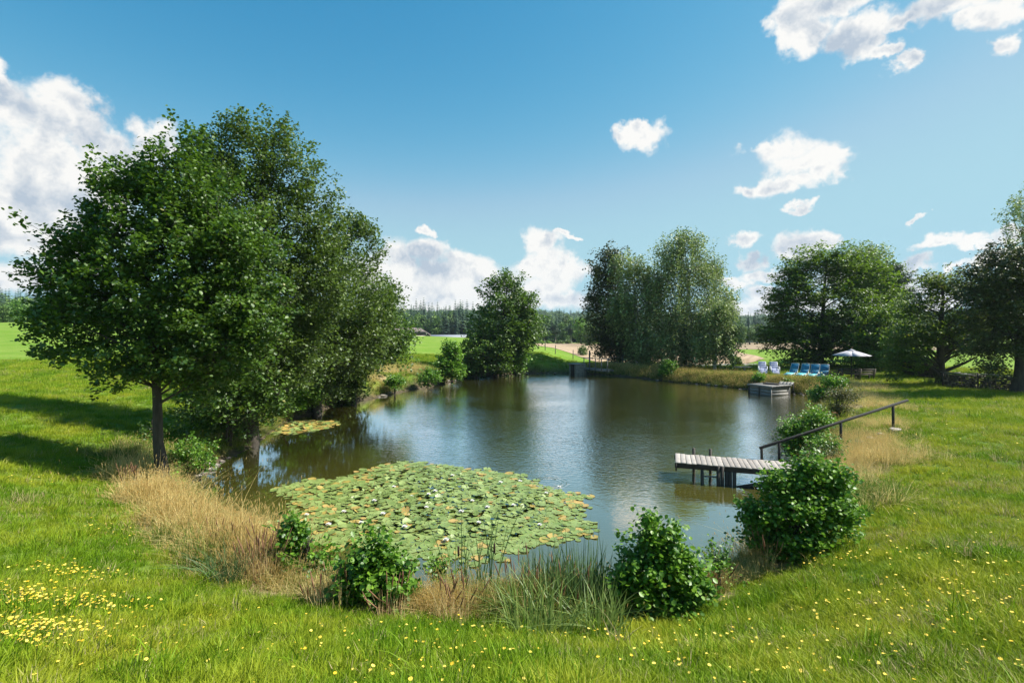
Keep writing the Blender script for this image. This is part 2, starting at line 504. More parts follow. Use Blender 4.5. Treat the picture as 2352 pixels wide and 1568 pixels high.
def _tps():
    wx, wy = warp(CTRL[:, 0], CTRL[:, 1])
    n = len(wx)
    r = np.hypot(wx[:, None] - wx, wy[:, None] - wy)
    K = r ** 2 * np.log(r + 1e-9) + np.eye(n) * .002
    P = np.stack([np.ones(n), wx, wy], 1)
    A = np.block([[K, P], [P.T, np.zeros((3, 3))]])
    return wx, wy, np.linalg.solve(A, np.concatenate([CTRL[:, 2], np.zeros(3)]))
_wx, _wy, _sol = _tps()

def base_h(x, y):
    wx, wy = warp(x, y)
    out = _sol[-3] + _sol[-2] * wx + _sol[-1] * wy
    for i in range(len(_wx)):
        r = np.hypot(wx - _wx[i], wy - _wy[i])
        out = out + _sol[i] * r ** 2 * np.log(r + 1e-9)
    return out

def sstep(t): t = np.clip(t, 0, 1); return t * t * (3 - 2 * t)

def ground_h(x, y, full=False):
    x = np.atleast_1d(np.asarray(x, float)); y = np.atleast_1d(np.asarray(y, float))
    h = base_h(x, y)
    r = np.hypot(x, y)
    bump = (.5 * np.sin(x * .9 + 1.3 * np.sin(y * .43)) * np.sin(y * .8 + 1.1 * np.sin(x * .37)) + .3 * np.sin(x * 2.3 + y * 1.1) * np.sin(y * 2.7 - x * .6)) * .06
    h = h + bump * np.clip(1.2 - r / 80, 0, 1)
    d = sdist(POND, x, y)
    wbank = 1.1 + .5 * np.sin(x * .6 + y * .35)
    # the near bank climbs straight from the water, the others have a short steep edge
    k = sstep(d / wbank) ** .8
    hb = np.maximum(h, .25) * k
    hb = np.where(d > wbank, h, hb)
    hin = -.9 * sstep(-d / 2.5) - .03
    z = np.where(d > 0, np.where(d < wbank, hb, np.maximum(h, .2 * (r < 70) - 50 * (r >= 70))), hin)
    near = (r > 40) & (r < 95)
    if near.any():
        d2 = np.full(x.shape, 50.); d2[near] = sdist(POND2, x[near], y[near])
        k2 = sstep(d2 / 1.2)
        z = np.where(d2 < 0, POND2_Z - .4 * sstep(-d2) - .02, np.where(d2 < 6, np.maximum(z, POND2_Z + .28) * k2 + POND2_Z * (1 - k2), z))
    return (z, d) if full else z

def gz(x, y): return float(ground_h(x, y)[0])
def on_ground(x, y, dz=0): return Vector((x, y, gz(x, y) + dz))
def atg(X, Y, it=12):
    """the ground point seen at that reading (walks along the ray)"""
    u, v = px(X, Y)
    Ds = np.concatenate([np.arange(2.5, 70, .1), np.arange(70, 300, .5)])
    z = ground_h((u - 512) / FP * Ds, Ds)
    ray = CAM_Z + (H0 - v) / FP * Ds
    i = int(np.argmax(z >= ray))
    return Vector(((u - 512) / FP * Ds[i], Ds[i], float(z[i])))

# how dry the grass is: pale tan strips and patches (a property of the sward itself)
DRY = []
for X, Y, r, k in [(330, 1130, 1.0, 1), (400, 1200, 1.1, 1), (480, 1260, 1.1, 1), (560, 1330, 1.0, .9), (640, 1370, .8, .8), (760, 1400, .7, .8), (880, 1420, .7, .8), (1000, 1420, .7, .9), (1120, 1425, .6, .8),
                   (1660, 1390, .5, .8), (1780, 1330, .6, .8), (1830, 1290, .5, .9), (1900, 1230, .6, .7), (1980, 1080, 1.6, .95), (1960, 1010, 1.8, .9), (2020, 1040, 1.2, .8), (1985, 940, 2.2, 1.), (1975, 910, 2.2, 1.), (1990, 885, 2.5, .6),
                   (900, 862, 2.5, 1.), (870, 872, 2.0, 1.), (960, 858, 2.2, .9), (1500, 850, 3.5, .6), (1600, 855, 3.5, .6), (1420, 845, 2.5, .4), (2320, 1200, 1.5, .35), (2200, 1080, 1.5, .3), (2100, 1180, 1.0, .3),
                   (2150, 960, 3, .3), (1700, 858, 4, .35), (60, 1220, .8, .35), (330, 1330, .6, .3), (2250, 1450, .8, .45)]:
    p = at(X, Y, .9); DRY.append((p.x, p.y, r * .62, k * .95))
DRY = np.array(DRY)
def dryness(x, y):
    x = np.asarray(x, float); y = np.asarray(y, float)
    o = np.zeros(x.shape)
    for cx, cy, r, k in DRY:
        o = np.maximum(o, k * np.exp(-((x - cx) ** 2 + (y - cy) ** 2) / (r * r)))
    return o

def make_terrain():
    az = np.concatenate([np.linspace(-180, -62, 60, endpoint=False), np.linspace(-62, 62, 520, endpoint=False), np.linspace(62, 180, 60, endpoint=False)])
    az = np.radians(az)
    r = np.concatenate([[.6, 1.2, 1.8], np.exp(np.linspace(math.log(2.4), math.log(80), 270)), np.exp(np.linspace(math.log(82), math.log(2600), 90))])
    A, R = np.meshgrid(az, r)
    x = (np.sin(A) * R).ravel(); y = (np.cos(A) * R).ravel()
    z, d = ground_h(x, y, True)
    nA = len(az); nR = len(r)
    i = np.arange(nR - 1)[:, None] * nA; j = np.arange(nA)[None, :]; j2 = (j + 1) % nA
    F = np.stack([i + j, i + nA + j, i + nA + j2, i + j2], -1).reshape(-1, 4)[:, ::-1]
    mb = MB(); mb.add(np.stack([x, y, z], 1), F)
    c = np.array([[0, 0, float(ground_h(0., 0.)[0])]]); mb.add(c, np.zeros((0, 3), int))
    mb.F.append(np.array([(k, mb.n - 1, (k + 1) % nA) for k in range(nA)])[:, ::-1]); mb.T.append(np.full(nA, .5))
    m, N, b, out = new_mat('meadow_soil_and_sward')
    P = N.node('ShaderNodeNewGeometry').outputs['Position']
    dry = attr(N, 'dry'); bank = attr(N, 'bank')
    n1 = N.noise(P, .35, 4, .55); n2 = N.noise(P, 2.6, 5, .6); n3 = N.noise(P, 14, 4, .7)
    n0 = N.noise(N.mapped(P, (1, .25, 1)), .09, 4, .6)
    g = N.mix(N.rng(n2, .3, .7), (.070, .150, .014), (.140, .250, .024))
    g = N.mix(N.rng(n1, .42, .68), g, (.190, .235, .045))
    g = N.mix(N.rng(n0, .45, .7, 0, .6), g, (.20, .26, .04))
    g = N.mix(N.rng(n3, .35, .75, 0, .55), g, (.035, .065, .012))
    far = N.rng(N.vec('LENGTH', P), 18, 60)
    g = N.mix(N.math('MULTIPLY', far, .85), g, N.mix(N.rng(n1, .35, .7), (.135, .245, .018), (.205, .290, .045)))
    dm = N.math('ADD', dry, N.math('MULTIPLY', N.math('SUBTRACT', n2, .5), .8))
    g = N.mix(N.rng(dm, .3, .8), g, N.mix(N.rng(n3, .3, .7), (.26, .20, .10), (.42, .33, .19)))
    mud = N.mix(N.rng(n2, .3, .7), (.045, .035, .022), (.12, .095, .06))
    g = N.mix(bank, g, mud)
    N.l.new(g, b.inputs['Base Color'])
    b.inputs['Roughness'].default_value = .95
    b.inputs['Specular IOR Level'].default_value = .15
    bp = N.node('ShaderNodeBump'); bp.inputs['Strength'].default_value = .7; bp.inputs['Distance'].default_value = .06
    N.l.new(N.math('ADD', n3, n2), bp.inputs['Height']); N.l.new(bp.outputs[0], b.inputs['Normal'])
    o = mb.build('ground', m, smooth=True)
    me = o.data
    a = me.attributes.new('dry', 'FLOAT', 'POINT')
    dv = np.zeros(len(me.vertices)); dv[:len(x)] = dryness(x, y) * (np.hypot(x, y) < 120)
    a.data.foreach_set('value', dv.astype(np.float32))
    a = me.attributes.new('bank', 'FLOAT', 'POINT')
    bv = np.zeros(len(me.vertices)); bv[:len(x)] = 1 - sstep((d - .25) / .5)
    a.data.foreach_set('value', bv.astype(np.float32))
    tag(o, 'rolling green meadow and lawn around the pond', None, kind='structure')
make_terrain()

def make_field(name, label, corners, mat, nu=60, nv=60, lift=.05):
    """a sheet draped over the ground between four corners (world xy)"""
    a, b_, c, d_ = [np.array(q[:2], float) for q in corners]
    s = np.linspace(0, 1, nu)[None, :, None]; t = (np.linspace(0, 1, nv) ** 1.5)[:, None, None]
    P = (a * (1 - s) + b_ * s) * (1 - t) + (d_ * (1 - s) + c * s) * t
    wob = np.sin(P[..., 1] * .21 + P[..., 0] * .13)
    P = P + (wob * .35)[..., None] * np.array([1, .5])
    x = P[..., 0].ravel(); y = P[..., 1].ravel()
    z = ground_h(x, y) + lift
    i = np.arange(nv - 1)[:, None] * nu; j = np.arange(nu - 1)[None, :]
    F = np.stack([i + j, i + j + 1, i + nu + j + 1, i + nu + j], -1).reshape(-1, 4)
    mb = MB(); mb.add(np.stack([x, y, z], 1), F)
    return tag(mb.build(name, mat, smooth=True), label, kind='structure')

def field_mat(name, a, b2, rows=None, rot=0):
    m, N, b, out = new_mat(name)
    P = N.node('ShaderNodeNewGeometry').outputs['Position']
    n = N.noise(P, 1.2, 6, .65); n2 = N.noise(P, .12, 3, .5)
    c = N.mix(N.rng(n, .3, .7), a, b2)
    c = N.mix(N.rng(n2, .4, .7, 0, .5), c, tuple(x * .7 for x in a))
    if rows:
        q = N.mapped(P, (1, 1, 1), rot=(0, 0, rot))
        sp = N.node('ShaderNodeSeparateXYZ'); N.l.new(q, sp.inputs[0])
        w = N.math('SINE', N.math('MULTIPLY_ADD', sp.outputs[0], rows, N.math('MULTIPLY', n, 2.5)))
        c = N.mix(N.rng(w, .0, 1, 0, .45), c, tuple(x * .62 for x in a))
    N.l.new(c, b.inputs['Base Color']); b.inputs['Roughness'].default_value = .95
    b.inputs['Specular IOR Level'].default_value = .1
    return m

def atgD(X, D):
    u = X / 2352 * 1024
    return ((u - 512) / FP * D, D)
stubble = field_mat('stubble_field_straw', (.36, .255, .16), (.50, .375, .25), rows=5.0, rot=.5)
make_field('stubble_field', 'pale tan stubble field behind the meadow in the middle distance',
           [atgD(1392, 56), atgD(1760, 66), atgD(1620, 195), atgD(1150, 195)], stubble)
brown = field_mat('harvested_field_soil', (.30, .22, .14), (.40, .31, .20), rows=2.2, rot=1.2)
make_field('harvested_field', 'brown harvested field beyond the second pond',
           [atgD(1520, 118), atgD(2300, 100), atgD(2200, 260), atgD(1560, 260)], brown)

# ---------------------------------------------------------------- water
def make_water():
    m, N, b, out = new_mat('murky_pond_water')
    P = N.node('ShaderNodeNewGeometry').outputs['Position']
    n = N.noise(P, .18, 3, .5)
    c = N.mix(N.rng(n, .35, .65), (.080, .076, .012), (.105, .100, .018))
    N.l.new(c, b.inputs['Base Color'])
    b.inputs['Roughness'].default_value = .04
    b.inputs['IOR'].default_value = 1.65
    b.inputs['Specular IOR Level'].default_value = .5
    # wind ruffles the middle and the right, the left arm and the lily corner lie calm
    calm = N.rng(N.noise(N.mapped(P, (.6, 1, 1)), .13, 3, .6), .38, .62)
    sp = N.node('ShaderNodeSeparateXYZ'); N.l.new(P, sp.inputs[0])
    xm = N.rng(N.math('MULTIPLY_ADD', sp.outputs[1], .22, sp.outputs[0]), -3.0, 3.5, .05, 1.0, smooth=True)
    ym = N.rng(sp.outputs[1], 12.5, 19, .06, 1.0, smooth=True)
    amp = N.math('MULTIPLY', N.math('MULTIPLY', xm, ym), N.math('MULTIPLY_ADD', calm, .5, .4))
    wv = N.mapped(P, (1.0, 2.1, 1), rot=(0, 0, .45))
    r1 = N.noise(wv, 3.1, 2, .5, 1.2)
    r2 = N.noise(N.mapped(P, (1.0, 1.7, 1), rot=(0, 0, -.35)), 6.5, 2, .5, .8)
    r3 = N.noise(N.mapped(P, (.5, 1.2, 1)), .9, 2, .5)
    h = N.math('ADD', N.math('MULTIPLY', r1, 1.0), N.math('MULTIPLY', r2, .45))
    h = N.math('MULTIPLY', h, amp)
    h = N.math('ADD', h, N.math('MULTIPLY', N.noise(N.mapped(P, (.7, 2.0, 1)), 4.2, 3, .5), .03))
    h = N.math('ADD', h, N.math('MULTIPLY', r3, .07))
    # two rings where a fish has risen
    rc = at(1260, 1107)
    dist = N.vec('DISTANCE', P, (rc.x, rc.y, 0))
    ring = N.math('SINE', N.math('MULTIPLY', dist, 38))
    win = N.math('MULTIPLY', N.rng(dist, .30, .40, smooth=True), N.rng(dist, .74, .60, smooth=True))
    h = N.math('ADD', h, N.math('MULTIPLY', N.math('MULTIPLY', ring, win), .16))
    bp = N.node('ShaderNodeBump'); bp.inputs['Strength'].default_value = 1.0; bp.inputs['Distance'].default_value = .023
    N.l.new(h, bp.inputs['Height'])
    # turbid body below a reflecting surface
    df = N.node('ShaderNodeBsdfDiffuse'); N.l.new(c, df.inputs[0])
    gl = N.node('ShaderNodeBsdfGlossy'); gl.inputs[0].default_value = (.97, .98, 1, 1); gl.inputs['Roughness'].default_value = .035
    N.l.new(bp.outputs[0], gl.inputs['Normal'])
    fr = N.node('ShaderNodeFresnel'); fr.inputs[0].default_value = 1.36; N.l.new(bp.outputs[0], fr.inputs['Normal'])
    mx = N.node('ShaderNodeMixShader'); N.l.new(N.math('MINIMUM', N.math('MULTIPLY_ADD', fr.outputs[0], 3.1, .06), .92), mx.inputs[0])
    N.l.new(df.outputs[0], mx.inputs[1]); N.l.new(gl.outputs[0], mx.inputs[2]); N.l.new(mx.outputs[0], out.inputs[0])
    mb = MB()
    def sheet(poly, z, name, label, grow):
        c0 = poly.mean(0)
        dirs = poly - np.roll(poly, -1, 0)
        nrm = np.stack([-dirs[:, 1], dirs[:, 0]], 1); nrm /= np.linalg.norm(nrm, axis=1)[:, None] + 1e-9
        nrm = (nrm + np.roll(nrm, 1, 0)); nrm /= np.linalg.norm(nrm, axis=1)[:, None] + 1e-9
        t = poly + nrm * .01
        if sdist(poly, t[:1, 0], t[:1, 1])[0] < 0: nrm = -nrm
        q = poly + nrm * grow
        import bmesh
        bm = bmesh.new()
        f = bm.faces.new([bm.verts.new((x, y, z)) for x, y in q])
        f.normal_update()
        if f.normal.z < 0: f.normal_flip()
        bmesh.ops.triangulate(bm, faces=[f])
        me = bpy.data.meshes.new(name); bm.to_mesh(me); bm.free(); me.materials.append(m)
        o = bpy.data.objects.new(name, me); COL.objects.link(o)
        return tag(o, label, kind='structure')
    sheet(POND, 0.0, 'pond_water', 'murky olive pond water mirroring sky and trees', .25)
    sheet(POND2, POND2_Z, 'second_pond_water', 'narrow strip of a second pond behind the far bank', .2)
make_water()

# ============================================================ plants
LEAF_OVAL = (np.array([(-.5, 0, 0), (-.12, .34, .07), (.24, .30, .06), (.5, 0, -.04), (.24, -.30, .06), (-.12, -.34, .07)]),
             np.array([(0, 3, 2, 1), (0, 5, 4, 3)]))
LEAF_QUAD = (np.array([(-.5, 0, 0), (0, .36, .08), (.5, 0, 0), (0, -.36, .08)]), np.array([(0, 3, 2, 1)]))
LEAF_FOLD = (np.array([(-.5, 0, 0), (.02, .36, .12), (.5, 0, -.03), (.02, -.36, .12)]), np.array([(0, 2, 1), (0, 3, 2)]))
LEAF_NEEDLE = (np.array([(-.5, -.06, 0), (.5, -.06, 0), (.5, .06, 0), (-.5, .06, 0)]), np.array([(0, 1, 2, 3)]))

def rand_frames(rng, n, up=.6, down=0.0, along=None, along_k=0.0):
    """random leaf frames: X along the leaf, Z its normal, biased upward"""
    nz = rng.normal(size=(n, 3)); nz[:, 2] = np.abs(nz[:, 2]) + up
    nz /= np.linalg.norm(nz, axis=1)[:, None]
    t = rng.normal(size=(n, 3)); t[:, 2] -= down
    if along is not None: t = t + along * along_k
    x = t - (t * nz).sum(1)[:, None] * nz
    x /= np.linalg.norm(x, axis=1)[:, None] + 1e-9
    y = np.cross(nz, x)
    return x, y, nz

def leaves(mb, rng, C, size, tpl=LEAF_FOLD, up=.6, down=.0, along=None, along_k=0., tint=None, wide=1.0):
    n = len(C)
    x, y, z = rand_frames(rng, n, up, down, along, along_k)
    s = (size * rng.uniform(.65, 1.25, n))[:, None, None]
    L = tpl[0]
    V = (x[:, None, :] * L[None, :, 0:1] + y[:, None, :] * L[None, :, 1:2] * wide + z[:, None, :] * L[None, :, 2:3]) * s + C[:, None, :]
    F = tpl[1][None] + (np.arange(n) * len(L))[:, None, None]
    t = rng.uniform(0, 1, n) if tint is None else np.clip(tint + rng.normal(size=n) * .22, 0, .94)
    k = rng.uniform(0, 1, n) > .994
    t = np.where(k, 1.0, np.minimum(t, .94))
    mb.add(V.reshape(-1, 3), F.reshape(-1, tpl[1].shape[1]), np.repeat(t, len(tpl[1])))

def crown_points(rng, lobes, n_cl, shell=.42, rag=.16):
    w = np.array([l[6] if len(l) > 6 else (l[3] * l[4] * l[5]) ** .62 for l in lobes]); w = w / w.sum()
    idx = rng.choice(len(lobes), n_cl, p=w)
    L = np.array([l[:6] for l in lobes])
    d = rng.normal(size=(n_cl, 3)); d /= np.linalg.norm(d, axis=1)[:, None]
    r = rng.uniform(0, 1, n_cl) ** shell * (1 + rng.normal(size=n_cl) * rag)
    C = L[idx, :3] + d * L[idx, 3:6] * r[:, None]
    # foliage comes in boughs with gaps between them
    sc_ = np.median(L[:, 3:6]) * .55
    q = C / max(sc_, .12)
    a = np.sin(q[:, 0] * 1.9 + 1.3 * np.sin(q[:, 2] * 1.3)) * np.sin(q[:, 1] * 1.7 + 1.1 * np.sin(q[:, 0] * 1.1 + 2)) * np.sin(q[:, 2] * 2.3 + 1.2 * np.sin(q[:, 1] * .9))
    keep = a > -.26 - .5 * (rng.uniform(0, 1, n_cl) < .25)
    return C[keep], d[keep], idx[keep]

def lobe(X, Y, D, rX, rY, rd=None, dD=0.0, wt=None):
    p = atD(X, Y, D)
    k = D / FP / 2.297
    rx, rz = rX * k, rY * k
    rd = (rx + rz) * .5 if rd is None else rd
    t = (p.x, D + dD, p.z, rx, rd, rz)
    return t + ((wt,) if wt else ())

def grow(name, label, cat, base, lobes, n_cl, per, size, mat, bark, seed, tr=.16, twig=.9, spread=.28, flat=.7, up=.6, tpl=LEAF_FOLD, group=None,
         shell=.42, rag=.16, limbs=26, stems=1, fork=.35, lift=.5, weep=0.0, zmin=None, lean=(0, 0), wide=1.0, clumpy=.5, twigr=.006, limb_k=.34, split=True, bare=None):
    """a tree or shrub: tapered trunk with limbs, and a crown of many leaves on twigs"""
    rng = np.random.default_rng(seed)
    base = Vector(base)
    B = np.array(base)
    root = empty(name, base)
    tag(root, label, cat, group)
    # twigs reach beyond the boughs: keep the whole inside the outline
    lobes = [(l[0], l[1], l[2] - .22 * twig * lift, *[max(.55 * q, q - (.20 if cat == 'tree' else .34) * twig) for q in l[3:6]], *l[6:]) for l in lobes]
    C, d, idx = crown_points(rng, lobes, int(n_cl * 1.25), shell, rag)
    if zmin is None: zmin = base.z + .15
    keep = C[:, 2] > zmin
    if keep.mean() < .35:      # a low plant: lift it onto the ground instead of burying it
        C[:, 2] += zmin - np.quantile(C[:, 2], .3); keep = C[:, 2] > zmin
    C, d = C[keep], d[keep]
    n = len(C)
    cen = np.average(np.array([l[:3] for l in lobes]), axis=0)
    outw = C - cen; outw /= np.linalg.norm(outw, axis=1)[:, None] + 1e-6
    td = outw * .7 + d * .5 + np.array([0, 0, lift]) + rng.normal(size=(n, 3)) * .35
    td /= np.linalg.norm(td, axis=1)[:, None]
    TL = twig * rng.uniform(.5, 1.3, n)
    ctint = np.clip(rng.normal(size=n) * .2 + .42, .05, .9)
    # leaves along every twig
    t = rng.uniform(0, 1, (n, per))
    spr = spread * (1.15 - .65 * t)
    P = C[:, None, :] + td[:, None, :] * (t * TL[:, None])[..., None]
    g = rng.normal(size=(n, per, 3)) * spr[..., None]
    g[..., 2] *= flat
    P = P + g
    if weep > 0:
        k = rng.uniform(0, 1, (n, per))
        P[..., 2] -= k ** 1.2 * weep * rng.uniform(.5, 1.3, (n, 1))
        P[..., :2] = P[..., :2] * 1 - g[..., :2] * k[..., None] * .6
    P = P.reshape(-1, 3)
    ti = np.repeat(ctint, per)
    al = np.repeat(td, per, 0)
    m = P[:, 2] > zmin - .1
    P, ti, al = P[m], ti[m], al[m]
    cr = MB()
    leaves(cr, rng, P - B, size, tpl, up, 1.6 if weep > 0 else 0, al, .8, ti, wide)
    if cr.n and sum(map(len, cr.F)): cr.build('crown' if cat == 'tree' else 'foliage', mat, root)
    # wood
    wood = MB(); br = MB()
    top = max(l[2] + l[5] * .5 for l in lobes) - base.z
    trunks = []
    for s in range(stems if n else 0):
        a = rng.uniform(0, 6.28)
        off = np.array([math.cos(a), math.sin(a), 0]) * (tr * 1.4 if stems > 1 else 0) * rng.uniform(.6, 1.6)
        tgt = np.array([cen[0] - base.x + lean[0], cen[1] - base.y + lean[1], top])
        if stems > 1: tgt = tgt + np.array([math.cos(a), math.sin(a), 0]) * rng.uniform(.3, 1.) * (np.mean([l[3] for l in lobes])) * .7
        k = np.linspace(0, 1, 9)[:, None]
        bend = np.cumsum(rng.normal(size=(9, 3)) * top * .008, 0)
        pts = off * (1 - k) + tgt * k ** np.array([1.5, 1.5, 1]) + bend * np.array([1, 1, 0]) + np.array([0, 0, -.15]) * (k < .01)
        rad = tr * (1 - k[:, 0]) ** .8 * (1 + .55 * np.exp(-k[:, 0] * 26)) + .012
        if stems > 1: rad = rad * rng.uniform(.6, .9)
        wood.tube(pts, rad, 9 if tr > .08 else 5)
        trunks.append(pts)
    nl = min(limbs, n)
    order = rng.choice(n, nl, replace=False)
    ends = []
    for q in order:
        tp = trunks[rng.integers(len(trunks))]
        e = C[q] - B
        hz = np.clip((e[2] - np.hypot(e[0] - tp[4][0], e[1] - tp[4][1]) * .55) / top, fork * .75, .93)
        s0 = np.array([np.interp(hz, np.linspace(0, 1, 9), tp[:, i]) for i in range(3)])
        mid = s0 * .5 + e * .5 + np.array([0, 0, -.05 if weep else .04]) * np.linalg.norm(e - s0) + rng.normal(size=3) * .05 * np.linalg.norm(e - s0)
        r0 = max(tr * limb_k * (1.15 - hz) * rng.uniform(.7, 1.3), twigr * 1.6)
        br.tube([s0, s0 * .62 + mid * .38, mid, mid * .5 + e * .5, e], [r0, r0 * .8, r0 * .55, r0 * .36, twigr], 5)
        ends.append((mid, e, s0))
    if ends and twigr > 0:
        E = np.array([m_ for m_, e_, s_ in ends] + [e_ for m_, e_, s_ in ends])
        for q in range(n):
            a = C[q] - B
            j = np.argmin(((E - a) ** 2).sum(1))
            b_ = a + td[q] * TL[q]
            st = E[j]
            if n > 900 and q % 2: continue
            br.tube([st, a * .8 + st * .2 + np.array([0, 0, .03]), b_], [twigr * 1.5, twigr, twigr * .4], 3, cap=False)
    wood.build('trunk' if stems == 1 and cat == 'tree' else 'stems', bark, root, smooth=True)
    if br.n: br.build('branches', bark, root, smooth=True)
    return root

# ------------------------------------------------ trees left of the pond
b = atg(385, 1108)
grow('alder_tree', 'broad alder with bare dark trunk in dry grass, nearest and leftmost of the big trees', 'tree', on_ground(b.x, b.y),
     [lobe(400, 360, b.y, 60, 55), lobe(300, 440, b.y, 90, 65), lobe(430, 450, b.y, 120, 90), lobe(230, 540, b.y, 105, 80), lobe(390, 570, b.y, 170, 115), lobe(520, 570, b.y, 110, 95),
      lobe(175, 640, b.y, 95, 70), lobe(340, 690, b.y, 190, 100), lobe(520, 690, b.y, 130, 110), lobe(140, 730, b.y, 65, 50), lobe(300, 790, b.y, 165, 70), lobe(480, 800, b.y, 140, 85),
      lobe(130, 800, b.y, 45, 22), lobe(240, 855, b.y, 45, 20), lobe(560, 760, b.y, 80, 60), lobe(430, 880, b.y, 60, 30)],
     1250, 54, .113, M['alder'], M['bark'], 11, tr=.135, twig=.62, spread=.16, tpl=LEAF_OVAL, limbs=60, fork=.28, rag=.13, lift=.7, wide=1.05)

b = atD(575, 1000, 22.0); b = on_ground(b.x, b.y)
grow('alder_tree', 'tallest alder on the left bank, its crown top the highest in the photo', 'tree', b,
     [lobe(590, 315, 22, 90, 50), lobe(500, 390, 22, 60, 70), lobe(570, 420, 22, 110, 90), lobe(660, 410, 22, 75, 85), lobe(600, 540, 22, 150, 110), lobe(715, 530, 22, 70, 90),
      lobe(760, 440, 22, 20, 22), lobe(640, 660, 22, 150, 110), lobe(560, 800, 22, 170, 110), lobe(740, 650, 22, 70, 90), lobe(660, 800, 22, 110, 100), lobe(480, 330, 22, 30, 35)],
     1400, 46, .14, M['alder2'], M['bark'], 12, tr=.24, twig=.85, spread=.22, limbs=60, fork=.25, rag=.14, lift=.55)
b = at(742, 938, .3); b = on_ground(b.x - .6, b.y + .6)
grow('alder_tree', 'alder on the left bank whose crown steps down to the right behind the tallest one', 'tree', b,
     [lobe(820, 530, 29, 50, 35), lobe(790, 590, 29, 90, 60), lobe(860, 570, 29, 25, 22), lobe(800, 690, 29, 110, 90), lobe(720, 700, 29, 90, 90), lobe(760, 800, 29, 110, 80),
      lobe(700, 860, 29, 90, 60), lobe(850, 760, 29, 60, 70)],
     700, 40, .17, M['alder2'], M['bark'], 13, tr=.2, twig=.9, spread=.26, limbs=40, fork=.22, rag=.13)
b = at(835, 915, .4); b = on_ground(b.x - .9, b.y + .8)
grow('alder_tree', 'lowest and rightmost alder of the left bank, leaves hanging above the dry grass', 'tree', b,
     [lobe(880, 690, b.y, 50, 45), lobe(850, 760, b.y, 85, 75), lobe(900, 770, b.y, 42, 50), lobe(800, 820, b.y, 80, 60), lobe(880, 810, b.y, 55, 28), lobe(790, 880, b.y, 50, 35)],
     420, 40, .19, M['alder'], M['bark'], 14, tr=.16, twig=.9, spread=.3, limbs=30, fork=.15, rag=.13)
b = at(660, 958, .2); b = on_ground(b.x - .6, b.y + .5)
grow('alder_shrub', 'sunlit light green shrub over the water above the small lily patch', 'shrub', b,
     [lobe(680, 880, b.y, 50, 42), lobe(650, 920, b.y, 50, 30), lobe(710, 905, b.y, 30, 34)], 150, 34, .15, M['shrub'], M['bark'], 15, tr=.04, twig=.4, spread=.16, limbs=14, stems=4, fork=.1)
b = at(560, 1035, .2); b = on_ground(b.x - .9, b.y + .6)
grow('alder_shrub', 'dark shrub filling the shade under the left alders down to the stones', 'shrub', b,
     [lobe(560, 920, b.y, 90, 80), lobe(620, 900, b.y, 60, 60), lobe(480, 930, b.y, 80, 70)], 260, 34, .14, M['alder'], M['bark'], 16, tr=.05, twig=.5, spread=.2, limbs=18, stems=5, fork=.1)
b = at(795, 925, .2); b = on_ground(b.x - .5, b.y + .5)
grow('alder_shrub', 'low leafy shrub at the waterline beneath the rightmost left-bank alder', 'shrub', b,
     [lobe(790, 900, b.y, 40, 28), lobe(760, 905, b.y, 30, 25)], 90, 30, .17, M['alder2'], M['bark'], 17, tr=.04, twig=.4, spread=.2, limbs=8, stems=4, fork=.1)
b = at(455, 1085, .3); b = on_ground(b.x - .5, b.y + .2)
grow('bramble_bush', 'low sunlit bramble bush on the left bank behind the alder trunk, beside pale stones', 'shrub', b,
     [lobe(450, 1045, b.y, 50, 38), lobe(410, 1060, b.y, 35, 28), lobe(470, 1065, b.y, 22, 18)], 130, 26, .075, M['shrub'], M['bark'], 18, tr=.02, twig=.25, spread=.1, limbs=10, stems=5, fork=.1, twigr=.003, tpl=LEAF_OVAL)
b = at(440, 1150, .2); b = on_ground(b.x - .15, b.y - .15)
grow('bramble_bush', 'pale leaved trailing brambles creeping to the water right of the alder trunk', 'shrub', b,
     [lobe(400, 1118, b.y, 28, 20), lobe(435, 1135, b.y, 28, 20), lobe(455, 1160, b.y, 16, 12)], 60, 18, .075, M['shrub'], M['bark'], 19, tr=.015, twig=.2, spread=.09, limbs=6, stems=4, fork=.1, twigr=.003, tpl=LEAF_OVAL)
b = at(345, 1020, .9)
grow('sapling', 'small leaning sapling with brown shoots left of the near alder trunk', 'shrub', on_ground(b.x, b.y),
     [lobe(345, 985, b.y, 22, 22), lobe(360, 950, b.y, 14, 18)], 26, 14, .10, M['alder'], M['bark'], 20, tr=.02, twig=.25, spread=.08, limbs=5, fork=.3, twigr=.003, tpl=LEAF_OVAL)

# ------------------------------------------------ far bank
b = at(1135, 860, .3); b = on_ground(b.x, b.y + 1.2); D = b.y
grow('alder_tree', 'solitary alder standing at the far end of the pond, wider crown overhanging to the right', 'tree', b,
     [lobe(1160, 655, D, 40, 26), lobe(1155, 700, D, 60, 45), lobe(1200, 705, D, 35, 35), lobe(1150, 755, D, 70, 45), lobe(1210, 750, D, 40, 40), lobe(1110, 700, D, 18, 14), lobe(1180, 790, D, 45, 30), lobe(1165, 840, D, 35, 20)],
     420, 34, .26, M['alder'], M['bark'], 21, tr=.2, twig=1.0, spread=.34, limbs=34, fork=.25, rag=.12)
b = at(1095, 862, .3); b = on_ground(b.x, b.y + .8); D = b.y
grow('alder_shrub', 'dark dense shrub under the left side of the solitary far alder', 'shrub', b,
     [lobe(1100, 805, D, 42, 50), lobe(1085, 835, D, 35, 28), lobe(1140, 820, D, 40, 40)], 230, 34, .25, M['alder'], M['bark'], 22, tr=.06, twig=.6, spread=.3, limbs=14, stems=4, fork=.1)
b = at(1190, 858, .3); b = on_ground(b.x, b.y + .8); D = b.y
